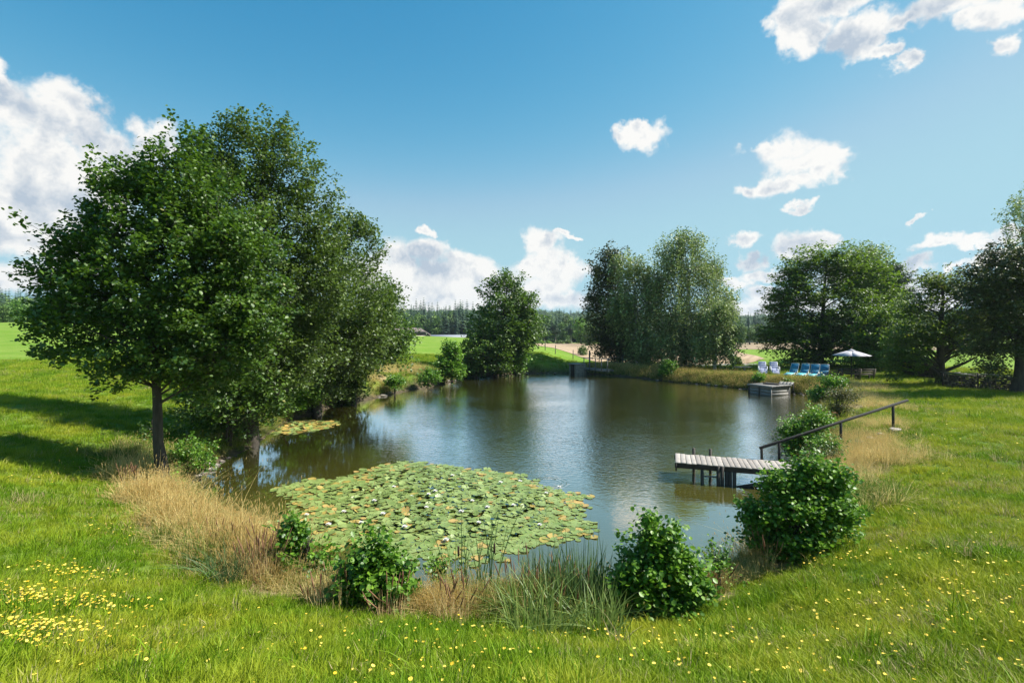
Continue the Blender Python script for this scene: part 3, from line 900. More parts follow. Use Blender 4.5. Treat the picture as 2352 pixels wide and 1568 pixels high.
grow('alder_shrub', 'lighter green shrub under the right side of the solitary far alder', 'shrub', b,
     [lobe(1180, 825, D, 28, 28), lobe(1150, 842, D, 24, 14)], 90, 30, .24, M['shrub'], M['bark'], 23, tr=.05, twig=.6, spread=.28, limbs=10, stems=4, fork=.1)
b = at(1035, 876, .3); b = on_ground(b.x, b.y + .8); D = b.y
grow('alder_shrub', 'pointed green shrub standing free to the left of the solitary far alder', 'shrub', b,
     [lobe(1035, 805, D, 17, 22), lobe(1032, 830, D, 27, 22), lobe(1040, 850, D, 28, 16)], 130, 32, .22, M['shrub'], M['bark'], 24, tr=.05, twig=.6, spread=.24, limbs=12, stems=3, fork=.1)
for i, (X, Y, rx, ry, lab, mt) in enumerate([(985, 868, 24, 16, 'low bramble mound on the far left bank just before the pale stones', 'shrub'), (905, 880, 20, 14, 'round green weed clump in the dry grass of the far left bank', 'shrub'),
                                             (1338, 812, 9, 13, 'thin sapling behind the left end of the footbridge', 'alder')]):
    b = at(X, Y + ry * .8, .5); b = on_ground(b.x, b.y + .3)
    grow('bramble_bush' if i < 2 else 'sapling', lab, 'shrub', b, [lobe(X, Y - ry * .2, b.y, rx, ry)], 60, 24, .17, M[mt], M['bark'], 30 + i, tr=.03, twig=.3, spread=.18, limbs=6, stems=3, fork=.1)
b = at(1536, 868, .3); b = on_ground(b.x, b.y + .7); D = b.y
grow('alder_shrub', 'round bright green shrub alone on the far bank in front of the birches', 'shrub', b,
     [lobe(1536, 840, D, 16, 12), lobe(1534, 855, D, 20, 13)], 110, 30, .17, M['shrub'], M['bark'], 25, tr=.04, twig=.35, spread=.16, limbs=8, stems=3, fork=.1)

# birches and the dark tree beside them
def tree_at(X, D, **k):
    u = X / 2.297; x = (u - 512) / FP * D
    return on_ground(x, D)
D = 52.0
grow('hornbeam_tree', 'dark low-branched tree at the left of the birches, boughs reaching over the stubble field', 'tree', tree_at(1425, 58),
     [lobe(1395, 640, 58, 35, 50), lobe(1400, 720, 58, 50, 55), lobe(1375, 690, 58, 22, 30), lobe(1420, 780, 58, 55, 45), lobe(1378, 770, 58, 25, 16), lobe(1455, 800, 58, 50, 38), lobe(1405, 600, 58, 22, 26)],
     560, 34, .27, M['dark'], M['bark'], 41, tr=.25, twig=1.3, spread=.42, limbs=36, fork=.15, lift=.15, rag=.12)
grow('birch_tree', 'shorter birch with drooping twigs, left of the tallest one on the far bank', 'tree', tree_at(1470, 55),
     [lobe(1445, 605, 55, 45, 32), lobe(1470, 680, 55, 60, 60), lobe(1430, 690, 55, 40, 50), lobe(1480, 770, 55, 60, 50), lobe(1500, 640, 55, 35, 45)],
     520, 44, .23, M['birch'], M['birch_bark'], 42, tr=.22, twig=.9, spread=.28, limbs=34, fork=.2, weep=2.2, rag=.1, lift=.1)
grow('birch_tree', 'tallest birch of the far bank with fine drooping twigs and open crown', 'tree', tree_at(1575, 53),
     [lobe(1580, 550, 53, 48, 28), lobe(1540, 580, 53, 35, 40), lobe(1580, 620, 53, 75, 50), lobe(1635, 620, 53, 25, 45), lobe(1570, 700, 53, 90, 55), lobe(1640, 690, 53, 40, 35), lobe(1590, 770, 53, 85, 45), lobe(1670, 670, 53, 18, 14), lobe(1540, 780, 53, 70, 45)],
     900, 46, .21, M['birch'], M['birch_bark'], 43, tr=.25, twig=1.0, spread=.30, limbs=46, fork=.2, weep=2.4, rag=.12, lift=.1)
grow('birch_tree', 'low birch bush at the right foot of the tallest birch, leaning over the path strip', 'tree', tree_at(1640, 49),
     [lobe(1650, 720, 49, 40, 40), lobe(1640, 780, 49, 50, 32), lobe(1675, 760, 49, 22, 28)],
     260, 44, .21, M['birch'], M['birch_bark'], 44, tr=.12, twig=.8, spread=.26, limbs=20, fork=.2, weep=1.6, rag=.1, lift=.1)

# big hornbeam behind the loungers
D = 50
grow('hornbeam_tree', 'large spreading hornbeam with horizontal sprays behind the blue loungers', 'tree', tree_at(1885, 51),
     [lobe(1860, 610, D, 50, 32), lobe(1930, 620, D, 70, 42), lobe(1990, 650, D, 55, 48), lobe(1830, 660, D, 50, 50), lobe(1900, 700, D, 110, 60), lobe(1800, 700, D, 38, 40), lobe(1850, 770, D, 95, 50), lobe(1790, 770, D, 38, 25), lobe(1960, 760, D, 90, 60), lobe(2030, 730, D, 55, 60),
      lobe(1850, 830, D, 70, 30), lobe(2040, 800, D, 55, 50)],
     1350, 40, .26, M['hornbeam'], M['bark'], 45, tr=.32, twig=1.5, spread=.40, flat=.28, up=1.6, limbs=70, fork=.12, lift=.12, rag=.12, stems=1)
D = 45.0
grow('hazel_bush', 'broad leafy bush right of the parasol, hanging down to the lawn', 'shrub', tree_at(2055, 44),
     [lobe(2010, 780, D, 60, 40), lobe(2050, 800, D, 60, 50), lobe(1990, 830, D, 55, 30), lobe(2070, 845, D, 40, 22), lobe(2030, 740, D, 50, 40)],
     420, 36, .22, M['hornbeam'], M['bark'], 46, tr=.1, twig=.8, spread=.3, flat=.5, limbs=26, stems=4, fork=.1, rag=.12)
D = 62.0
grow('hazel_bush', 'dark leafy bush in the gap between hornbeam and cherry tree behind the lawn', 'shrub', tree_at(2095, 40),
     [lobe(2090, 830, 40, 38, 26), lobe(2075, 790, 40, 36, 34), lobe(2110, 850, 40, 26, 14)],
     220, 36, .2, M['hornbeam'], M['bark'], 52, tr=.07, twig=.7, spread=.28, flat=.5, limbs=20, stems=4, fork=.1, rag=.12)
grow('birch_tree', 'birch rising behind the hornbeam, bluish green rounded top', 'tree', tree_at(1985, D),
     [lobe(1995, 580, D, 42, 24), lobe(2010, 620, D, 52, 36), lobe(1970, 640, D, 40, 40)],
     240, 40, .26, M['birch'], M['birch_bark'], 47, tr=.25, twig=1.0, spread=.35, limbs=20, weep=1.5, rag=.12)
D = 60.0
grow('pine_tree', 'Scots pine with layered dark needle pads right of the hornbeam', 'tree', tree_at(2035, D),
     [lobe(2030, 620, D, 28, 16), lobe(2050, 645, D, 40, 16), lobe(2060, 675, D, 42, 14), lobe(2030, 670, D, 45, 22), lobe(2065, 700, D, 34, 12), lobe(2030, 710, D, 50, 16), lobe(2050, 740, D, 45, 16)],
     300, 60, .32, M['pine'], M['bark'], 48, tr=.25, twig=1.1, spread=.34, flat=.45, limbs=30, tpl=LEAF_FOLD, rag=.15, lift=.6, wide=.3)

# cherry tree by the woodpile
D = 34.0
cb = tree_at(2168, D)
grow('cherry_tree', 'old cherry tree with a forked crooked trunk beside the end of the woodpile', 'tree', cb,
     [lobe(2150, 650, D, 36, 20), lobe(2190, 628, D, 24, 12), lobe(2180, 670, D, 55, 30), lobe(2120, 710, D, 50, 28), lobe(2230, 670, D, 60, 35), lobe(2190, 740, D, 85, 35), lobe(2110, 770, D, 70, 30), lobe(2080, 820, D, 55, 25), lobe(2260, 750, D, 50, 35), lobe(2215, 800, D, 45, 18), lobe(2060, 850, D, 30, 12)],
     520, 30, .17, M['cherry'], M['bark'], 49, tr=.26, twig=.8, spread=.24, limbs=70, fork=.1, rag=.16, lift=.3, limb_k=.5, flat=.6)
D = 29.0
grow('hawthorn_tree', 'dark heavy crowned tree at the right edge, drooping low over the woodpile', 'tree', tree_at(2330, D),
     [lobe(2300, 640, D, 80, 60), lobe(2360, 600, D, 80, 60), lobe(2270, 700, D, 60, 50), lobe(2330, 720, D, 90, 70), lobe(2300, 790, D, 70, 40), lobe(2400, 700, D, 100, 90), lobe(2285, 835, D, 34, 22), lobe(2390, 780, D, 70, 50), lobe(2450, 640, D, 90, 80)],
     1150, 44, .14, M['dark'], M['bark'], 50, tr=.26, twig=.7, spread=.24, limbs=50, fork=.2, rag=.12, lift=.1, shell=.5)
D = 40.0
grow('birch_tree', 'birch at the far right edge showing only its drooping upper twigs above the dark tree', 'tree', tree_at(2395, D),
     [lobe(2370, 480, D, 50, 50), lobe(2350, 560, D, 42, 30), lobe(2400, 560, D, 70, 60), lobe(2400, 640, D, 80, 60)],
     300, 40, .17, M['birch'], M['birch_bark'], 51, tr=.25, twig=.8, spread=.26, limbs=26, weep=1.5, rag=.12)

# ------------------------------------------------ shrubs at the near and right shore
def near_bush(label, X, Y, lobes, n, per, size, seed, mat='shrub', name='alder_shrub', dD=0.0, **k):
    b = atg(X, Y)
    b = on_ground(b.x, b.y + dD)
    kw = dict(tr=.022, twig=.42, spread=.075, tpl=LEAF_OVAL, limbs=22, stems=6, fork=.08, twigr=.0035, rag=.27, lift=.7, wide=1.15, limb_k=.5, shell=.5)
    kw.update(k)
    return grow(name, label, 'shrub', b, [lobe(q[0], q[1] + 6, b.y, q[2] * .94, q[3] * .96, *q[4:]) for q in lobes], int(n * 1.5), per, size * .74, M[mat], M['bark'], seed, **kw)
near_bush('upright leafy alder shrub beside the dry grass, leftmost of the near shore shrubs', 690, 1340,
          [(680, 1230, 26, 34), (675, 1280, 40, 30), (715, 1290, 35, 30), (740, 1320, 26, 22)], 110, 22, .10, 61)
near_bush('bushy glossy alder shrub at the near shore, just right of the leftmost one', 865, 1400,
          [(860, 1275, 34, 26), (850, 1320, 58, 44), (900, 1340, 36, 44), (830, 1360, 40, 30), (880, 1385, 46, 26)], 210, 22, .105, 62)
near_bush('small dark sapling among reeds in the middle of the near shore', 1015, 1385,
          [(1012, 1310, 16, 26), (1030, 1345, 22, 26)], 34, 18, .085, 63, stems=2)
near_bush('dense round alder shrub at the near shore right of the dark sedge clump', 1515, 1410,
          [(1500, 1235, 24, 26), (1540, 1260, 28, 26), (1500, 1300, 70, 42), (1560, 1320, 44, 44), (1510, 1365, 86, 42), (1460, 1340, 34, 34)], 330, 24, .098, 64)
near_bush('slender little sapling standing alone between the two big right-hand shrubs', 1652, 1355,
          [(1650, 1290, 16, 24), (1655, 1325, 20, 18)], 30, 16, .065, 65, stems=2)
near_bush('biggest spreading alder shrub on the right bank in front of the jetty', 1850, 1290,
          [(1850, 1090, 36, 26), (1900, 1110, 50, 36), (1800, 1120, 40, 30), (1850, 1160, 95, 48), (1760, 1190, 45, 36), (1900, 1180, 62, 42), (1810, 1230, 85, 42), (1730, 1180, 30, 14), (1770, 1275, 52, 32), (1850, 1262, 64, 36), (1800, 1290, 40, 20)], 640, 26, .088, 66, dD=.25, stems=7, tr=.03)
near_bush('narrow leaved shrub on the right bank just below the handrail', 1860, 1050,
          [(1840, 985, 40, 36), (1870, 960, 36, 30), (1830, 1020, 40, 26), (1880, 1010, 40, 30), (1810, 990, 22, 14)], 240, 24, .105, 67, dD=.3, spread=.13)
near_bush('low green thicket at the far corner of the right bank near the picnic benches', 1900, 925,
          [(1910, 900, 30, 16), (1890, 925, 34, 18), (1880, 950, 28, 18)], 130, 24, .15, 68, dD=.8, spread=.2)
near_bush('mixed green bush on the right bank under the middle of the handrail', 1925, 1055, [(1905, 1030, 40, 24), (1875, 1050, 30, 20), (1935, 1050, 24, 18)], 160, 26, .085, 75, dD=.1)
near_bush('leafy green bush on the right bank above the jetty, between handrail and water', 1900, 1000, [(1880, 975, 34, 22), (1900, 990, 34, 20), (1862, 995, 24, 18)], 130, 26, .10, 76, dD=.2)
near_bush('dry brownish bramble thicket on the right bank behind the handrail', 1925, 960,
          [(1925, 935, 40, 22), (1940, 905, 36, 18), (1905, 965, 40, 20), (1945, 960, 28, 18)], 200, 30, .07, 69, mat='bramble', name='bramble_bush', spread=.14)
near_bush('rust orange withered plant in the right bank thicket', 1885, 975, [(1888, 965, 22, 12)], 30, 26, .06, 70, mat='rust', name='withered_plant', spread=.1)
near_bush('brown twiggy brushwood heap between the loungers and the benches', 1915, 868, [(1915, 856, 13, 9)], 50, 30, .10, 71, mat='bramble', name='brush_pile', spread=.15)
near_bush('leafy dock plants at the water edge behind the wooden box platform', 1750, 882, [(1745, 872, 16, 9), (1785, 877, 14, 7)], 46, 20, .20, 72, spread=.14)
near_bush('small weed clump at the shore right of the gangway', 1815, 890, [(1812, 882, 10, 8)], 20, 18, .18, 73, spread=.12)
near_bush('dark weeds and brambles under the handrail in front of the grassy slope', 1905, 1075, [(1900, 1065, 42, 22), (1870, 1085, 34, 18)], 130, 24, .07, 74, dD=.6, mat='alder2', name='bramble_bush')

# ============================================================ jetty
def make_jetty():
    A = Vector((5.35, 16.75, 0)); ax = Vector((.956, -.29, 0)).normalized(); ay = Vector((-ax.y, ax.x, 0))
    rz = math.atan2(ax.y, ax.x)
    root = empty('jetty', A, rz)
    tag(root, 'weathered grey plank jetty on dark posts running from the right bank over the water', 'jetty')
    rnd = random.Random(5)
    L, W, zt = 5.4, 1.22, .63
    x = 0.0; k = 0
    while x < L:
        w = rnd.uniform(.145, .185)
        mb = MB(); mb.box((0, 0, 0), (w - .012, W + rnd.uniform(-.02, .03), .035))
        o = mb.build('plank', M['plank'], root)
        o.location = (x + w / 2, W / 2 + rnd.uniform(-.02, .02), zt - .0175 + rnd.uniform(-.004, .004) - x * .006)
        o.rotation_euler = (rnd.uniform(-.006, .006), rnd.uniform(-.01, .01), rnd.uniform(-.012, .012))
        bevel(o, .006)
        x += w; k += 1
    for y in (.07, W - .07):
        mb = MB(); mb.bar((-.02, y, zt - .115), (L, y, zt - .150), .07, .15); bevel(mb.build('beam', M['beam'], root), .006)
    mb = MB(); mb.box((.02, .03, zt - .15), (.05, .05, .26)); mb.build('beam_end', M['beam'], root)
    def post(x, y, z0, z1, r, sq=False):
        mb = MB()
        if sq: mb.box((x, y, (z0 + z1) / 2), (r * 2, r * 2, z1 - z0))
        else: mb.tube([(x, y, z0), (x + .004, y, (z0 + z1) / 2), (x, y, z1)], [r, r * .97, r * .94], 10)
        return mb.build('post', M['beam'], root)
    post(.62, W + .065, -.9, zt + .21, .055); post(1.16, W + .065, -.9, zt + .22, .055)
    post(.82, .06, -.9, zt - .19, .055)
    for i, (x, y) in enumerate([(1.30, .02), (1.42, .02), (1.55, .06), (1.66, .10), (1.78, .06)]):
        post(x, y - .02, -.9, zt - (.03 if i < 2 else .19), .062)
    post(3.35, -.045, -.9, zt - .04, .055, True); post(3.6, .25, -.9, zt - .2, .055); post(3.9, .6, -.9, zt - .2, .045); post(3.35, W - .05, -.9, zt - .19, .055)
    for y in (.02, W - .1):
        mb = MB(); mb.bar((1.75 + y * .75, y, -.08), (4.1 + y * .3, y, .52), .05, .15); mb.build('brace', M['beam'], root)
    mb = MB(); mb.bar((.85, .12, .22), (1.3, .12, .22), .03, .04); mb.build('crosspiece', M['plank'], root)
    mb = MB(); mb.bar((3.3, -.02, .30), (3.3, W, .30), .05, .12); mb.build('crosspiece', M['beam'], root)
    return A, ax, ay, rz
JA, JX, JY, JR = make_jetty()

def make_handrail():
    p0 = atD(1745, 1028, 17.15); p1 = atD(2085, 918, 18.9)
    root = empty('handrail', on_ground(p1.x, p1.y))
    tag(root, 'long black timber handrail sloping up the bank from the jetty', 'handrail')
    o_ = root.location
    def P(X, t): return p0.lerp(p1, t)
    mb = MB(); mb.bar(p0 - o_, p1 - o_, .065, .085); bevel(mb.build('rail', M['rail'], root), .008)
    for X in (1750, 1790, 1932, 2052):
        u = X / 2.297
        # parameter where the rail crosses that view column
        a = (u - 512) / FP
        t = (a * p0.y - p0.x) / ((p1.x - p0.x) - a * (p1.y - p0.y))
        q = p0.lerp(p1, t)
        zb = gz(q.x, q.y) - .15 if X > 1800 else .45
        mb = MB(); mb.bar(Vector((q.x, q.y, zb)) - o_, Vector((q.x - .01, q.y, q.z - .03)) - o_, .07, .07, up=(0, 1, 0))
        bevel(mb.build('post', M['rail'], root), .006)
make_handrail()

def rock(name, mat, size, seed, loc, rz=0, flat=.6, parent=None, sub=2):
    rnd = np.random.default_rng(seed)
    import bmesh
    bm = bmesh.new(); bmesh.ops.create_icosphere(bm, subdivisions=sub, radius=.5)
    pl = rnd.normal(size=(9, 3)); pl /= np.linalg.norm(pl, axis=1)[:, None]; off = rnd.uniform(.26, .42, 9)
    for v in bm.verts:
        p = np.array(v.co)
        for n, d_ in zip(pl, off):
            s = p @ n
            if s > d_: p = p - n * (s - d_)
        p = p + rnd.normal(size=3) * .008
        v.co = p * np.array([size * 1.25, size * .9, size * flat])
    me = bpy.data.meshes.new(name); bm.to_mesh(me); bm.free()
    me.materials.append(mat)
    o = bpy.data.objects.new(name, me); COL.objects.link(o)
    o.location = loc; o.rotation_euler = (rnd.uniform(-.2, .2), rnd.uniform(-.2, .2), rz)
    if parent: o.parent = parent
    return o

def make_steps():
    b = atg(2000, 1010)
    root = empty('stone_steps', b)
    tag(root, 'row of pale flat stone steps in the grass below the handrail', 'steps')
    for i, (X, Y) in enumerate([(2056, 993), (2024, 1004), (2000, 1013), (1975, 1022), (1952, 1035)]):
        p = atg(X, Y)
        s = [.42, .30, .40, .40, .36][i]
        rock('step', M['stone'], s, 40 + i, p - b + Vector((0, 0, .12)), .3 + i * .2, .28, root)
make_steps()

# ---------------------------------------------------------------- concrete sluice and footbridge
def make_sluice():
    c = at(1327, 862, 0)
    root = empty('sluice_box', (c.x, c.y + .75, 0), math.radians(32))
    tag(root, 'squat mossy concrete sluice box standing in the water at the end of the footbridge', 'sluice')
    mb = MB(); mb.box((.28, 0, .12), (1.1, 1.1, 2.0)); mb.box((-.43, .44, .12), (.32, .22, 1.99)); mb.box((-.43, -.44, .12), (.32, .22, 1.99)); mb.box((-.40, 0, .05), (.1, .66, 1.8))
    o = mb.build('shaft', M['concrete'], root); bevel(o, .02)
    mb = MB(); mb.box((0, 0, 1.16), (1.42, 1.22, .07)); bevel(mb.build('cover', M['plank'], root), .01)
    mb = MB(); mb.box((-.50, 0, .5), (.05, .62, 1.2)); mb.build('sluice_board', M['beam'], root)
make_sluice()

def make_bridge():
    a = atD(1343, 856, 53.0); b = atD(1404, 857.5, 50.5)
    z = .85
    a.z = b.z = 0
    root = empty('footbridge', ((a + b) / 2).to_tuple(), math.atan2(b.y - a.y, b.x - a.x))
    L = (b - a).length
    tag(root, 'narrow wooden footbridge with a railing between the concrete sluice box and the far bank', 'bridge')
    n = 18
    for i in range(n):
        mb = MB(); mb.box((0, 0, 0), (L / n - .015, .8, .05)); o = mb.build('plank', M['greyboard'], root)
        o.location = (-L / 2 + (i + .5) * L / n, 0, .72)
    for y in (-.36, .36):
        mb = MB(); mb.bar((-L / 2, y, .60), (L / 2, y, .60), .08, .16); mb.build('beam', M['greyboard'], root)
    for y in (-.42,):
        for i in range(5):
            x = -L / 2 + .25 + i * (L - .4) / 4
            mb = MB(); mb.bar((x, y, .5), (x, y, 1.76), .07, .07, up=(0, 1, 0)); mb.build('post', M['greyboard'], root)
        mb = MB(); mb.bar((-L / 2 - .1, y, 1.80), (L / 2 + .1, y, 1.80), .10, .07); mb.build('rail', M['greyboard'], root)
    mb = MB(); mb.bar((-L / 2 + .3, .42, .5), (-L / 2 + .3, .42, 2.5), .12, .12, up=(0, 1, 0)); mb.build('post', M['beam'], root)
make_bridge()

# ---------------------------------------------------------------- box platform and gangway
def make_platform():
    pl = at(1720.5, 902.5); pc = at(1771, 909.5); pr = at(1798, 904)
    ax = (pc - pl); L = ax.length; rz = math.atan2(ax.y, ax.x)
    W = (pr - pc).length
    W = min(max(W, 1.5), 2.6)
    root = empty('box_platform', pl, rz)
    tag(root, 'low grey plank box platform standing in the water in front of the loungers', 'platform')
    h = .66
    half = L * .47
    for (x0, x1, pr_) in ((0, half, .0), (half + .06, L, .015)):
        for i in range(3):
            mb = MB(); mb.box((0, 0, 0), (x1 - x0, .04, h / 3 - .012), tint=.0)
            o = mb.build('side_board', M['greyboard'], root); o.location = ((x0 + x1) / 2, .02 - pr_, h / 3 * (i + .5) - .02)
    for i in range(3):
        mb = MB(); mb.box((0, 0, 0), (.04, W, h / 3 - .012), tint=0)
        o = mb.build('end_board', M['greyboard'], root); o.location = (L - .01, W / 2, h / 3 * (i + .5) - .02)
    for x, y in ((0, .0), (half + .03, -.01), (L, 0), (L, W), (0, W)):
        mb = MB(); mb.box((x, y, h / 2 - .2), (.08, .08, h + .4)); mb.build('post', M['beam'] if x < L else M['greyboard'], root)
    mb = MB(); mb.box((L / 2, W, h / 2), (L, .04, h)); mb.build('back_board', M['greyboard'], root)
    n = 11
    for i in range(n):
        mb = MB(); mb.box((0, 0, 0), (L + .2, W / n + .008, .05)); o = mb.build('deck_plank', M['greyboard'], root)
        o.location = (L / 2 + .02, (i + .5) * W / n, h + .04); o.rotation_euler = (0, 0, random.Random(i).uniform(-.01, .01))
    for s in (-1, 1):
        mb = MB(); mb.bar((-.1, -.05 if s < 0 else W + .05, h + .01), (L + .15, -.05 if s < 0 else W + .05, h + .01), .05, .14); mb.build('edge_board', M['greyboard'], root)
    mb = MB(); mb.bar((L * .3, W * .45, h + .11), (L * .85, W * .62, h + .13), .32, .09, tint=.9); mb.build('driftwood', M['brownwood'], root)
    # gangway to the bank
    R = Matrix.Rotation(rz, 3, 'Z')
    e = root.location + R @ Vector((L * .8, W, 0))
    f = atg(1807, 883)
    g = empty('gangway', (e.x, e.y, 0), math.atan2(f.y - e.y, f.x - e.x))
    tag(g, 'short grey plank gangway joining the box platform to the bank', 'gangway')
    LL = math.hypot(f.x - e.x, f.y - e.y)
    for i in range(4):
        mb = MB(); mb.box((LL / 2, -.4 + i * .24, h + .09), (LL, .225, .045)); mb.build('plank', M['greyboard'], g)
    for x in (LL * .55, LL * .9):
        for y in (-.5, .42):
            mb = MB(); mb.box((x, y, h / 2 - .2), (.12, .1, h + .5)); mb.build('post', M['beam'], g)
make_platform()

def make_small_jetty():
    b = atg(1705, 852)
    root = empty('plank_landing', b, .1)
    tag(root, 'tiny pale plank landing on one post at the edge of the second pond', 'landing')
    mb = MB(); mb.box((0, 0, .42), (1.6, .7, .06)); mb.build('deck', M['plank'], root)
    mb = MB(); mb.box((.15, -.1, .15), (.14, .14, .5)); mb.build('post', M['plank'], root)
make_small_jetty()

# ---------------------------------------------------------------- loungers
def stripe_mat():
    m, N, b, out = new_mat('blue_white_striped_cloth')
    tc = N.node('ShaderNodeTexCoord').outputs['Object']
    sp = N.node('ShaderNodeSeparateXYZ'); N.l.new(tc, sp.inputs[0])
    w = N.math('SINE', N.math('MULTIPLY', sp.outputs[1], 62.0))
    c = N.mix(N.rng(w, -.15, .15), (.055, .075, .30), (.66, .68, .74))
    N.l.new(c, b.inputs['Base Color']); b.inputs['Roughness'].default_value = .85
    return m
M['stripe'] = stripe_mat()
M['white_plastic'] = plain_mat('white_plastic', (.74, .73, .72), .4)
M['blue_mesh'] = plain_mat('blue_sling_cloth', (.010, .150, .27), .55, noise=.12)
M['sunlit_mesh'] = plain_mat('sunlit_sling_cloth', (.12, .50, .56), .5, noise=.08)  # sling blue lightened to pale cyan: sunshine on the seat put into colour
M['steel'] = plain_mat('pale_tube_frame', (.50, .52, .54), .4, metal=.3)
M['canvas'] = plain_mat('pale_lilac_parasol_canvas', (.42, .41, .45), .8, noise=.05, nscale=3)

def slab(mb, a, b, w, t, tint=.5):
    mb.bar(a, b, w, t, tint)

def make_relax_chair():
    """feet point along +x"""
    r = empty('reclining_chair', (0, 0, 0))
    mb = MB()
    prof = [(-.62, 1.06), (-.42, .74), (-.24, .44), (.26, .42), (.55, .18), (.72, .10)]
    for (x0, z0), (x1, z1) in zip(prof[:-1], prof[1:]):
        for k in range(2):
            a = Vector((x0 + (x1 - x0) * k / 2, 0, z0 + (z1 - z0) * k / 2)); b = Vector((x0 + (x1 - x0) * (k + 1) / 2, 0, z0 + (z1 - z0) * (k + 1) / 2))
            d_ = (b - a).normalized() * .006
            mb.bar(a + d_, b - d_, .56, .075)
    bevel(mb.build('cushion', M['stripe'], r), .03, 2)
    for s in (-1, 1):
        mb = MB(); y = s * .335
        mb.bar((-.36, y, .66), (.26, y, .66), .055, .035); mb.build('armrest', M['white_plastic'], r)
        mb = MB(); mb.bar((.24, y, .65), (.34, y, .0), .04, .05, up=(0, 1, 0)); mb.build('leg', M['white_plastic'], r)
        mb = MB(); mb.bar((-.30, y, .65), (-.46, y, .0), .04, .05, up=(0, 1, 0)); mb.build('leg', M['white_plastic'], r)
        mb = MB(); mb.bar((-.30, s * .30, .42), (.28, s * .30, .40), .03, .05); mb.bar((-.62, s * .29, 1.03), (-.28, s * .29, .42), .03, .04); mb.build('side_frame', M['white_plastic'], r)
    return r

def make_sling_lounger():
    r = empty('sling_lounger', (0, 0, 0))
    mb = MB(); mb.bar((-.86, 0, 1.02), (-.62, 0, .62), .56, .018); mb.bar((-.61, 0, .60), (-.38, 0, .31), .56, .022); bevel(mb.build('backrest', M['blue_mesh'], r), .006)
    mb = MB(); mb.bar((-.36, 0, .30), (.05, 0, .33), .56, .02); mb.bar((.06, 0, .33), (.78, 0, .20), .56, .02); mb.build('seat', M['sunlit_mesh'], r)
    for s in (-1, 1):
        y = s * .30
        mb = MB(); mb.tube([(-.88, y, 1.05), (-.63, y, .61), (-.37, y, .30), (.05, y, .32), (.80, y, .19)], .017, 6); mb.build('side_tube', M['steel'], r, smooth=True)
        mb = MB(); mb.tube([(-.75, y * 1.08, .0), (-.45, y * 1.08, .20), (-.10, y * 1.08, .42)], .014, 6); mb.build('leg', M['steel'], r, smooth=True)
        mb = MB(); mb.tube([(.52, y * 1.08, .0), (.30, y * 1.08, .16), (.02, y * 1.08, .34)], .014, 6); mb.build('leg', M['steel'], r, smooth=True)
    mb = MB(); mb.tube([(-.89, -.30, 1.05), (-.91, 0, 1.075), (-.89, .30, 1.05)], .017, 6); mb.build('top_tube', M['steel'], r, smooth=True)
    mb = MB(); mb.bar((-.90, 0, .99), (-.80, 0, .86), .36, .06); bevel(mb.build('head_pad', M['blue_mesh'], r), .02)
    return r

rc = make_relax_chair()
for i, (X, Y, lab) in enumerate([(1752, 858, 'blue and white striped reclining chair, left one of the pair on the far bank'), (1779.5, 859, 'blue and white striped reclining chair, right one of the pair, next to the blue loungers')]):
    c = rc if i == 0 else copy_tree(rc)
    p = atg(X, Y); c.location = p
    c.rotation_euler = (0, 0, math.atan2(-p.y, -p.x) + (.10, .16)[i])
    tag(c, lab, 'reclining chair', 'striped reclining chairs on the far bank')
sl = make_sling_lounger()
for i, (X, Y, lab) in enumerate([(1817, 864, 'turquoise sling lounger, leftmost of the four, beside the striped chairs'), (1843, 865.5, 'turquoise sling lounger, second from the left of the four'),
                                 (1867, 867, 'turquoise sling lounger, third from the left of the four'), (1890, 868.5, 'turquoise sling lounger, rightmost of the four, by the brushwood heap')]):
    c = sl if i == 0 else copy_tree(sl)
    c.location = atg(X, Y)
    c.rotation_euler = (0, 0, math.radians(-140 + i * 3))
    tag(c, lab, 'lounger', 'turquoise loungers in a row on the far bank')

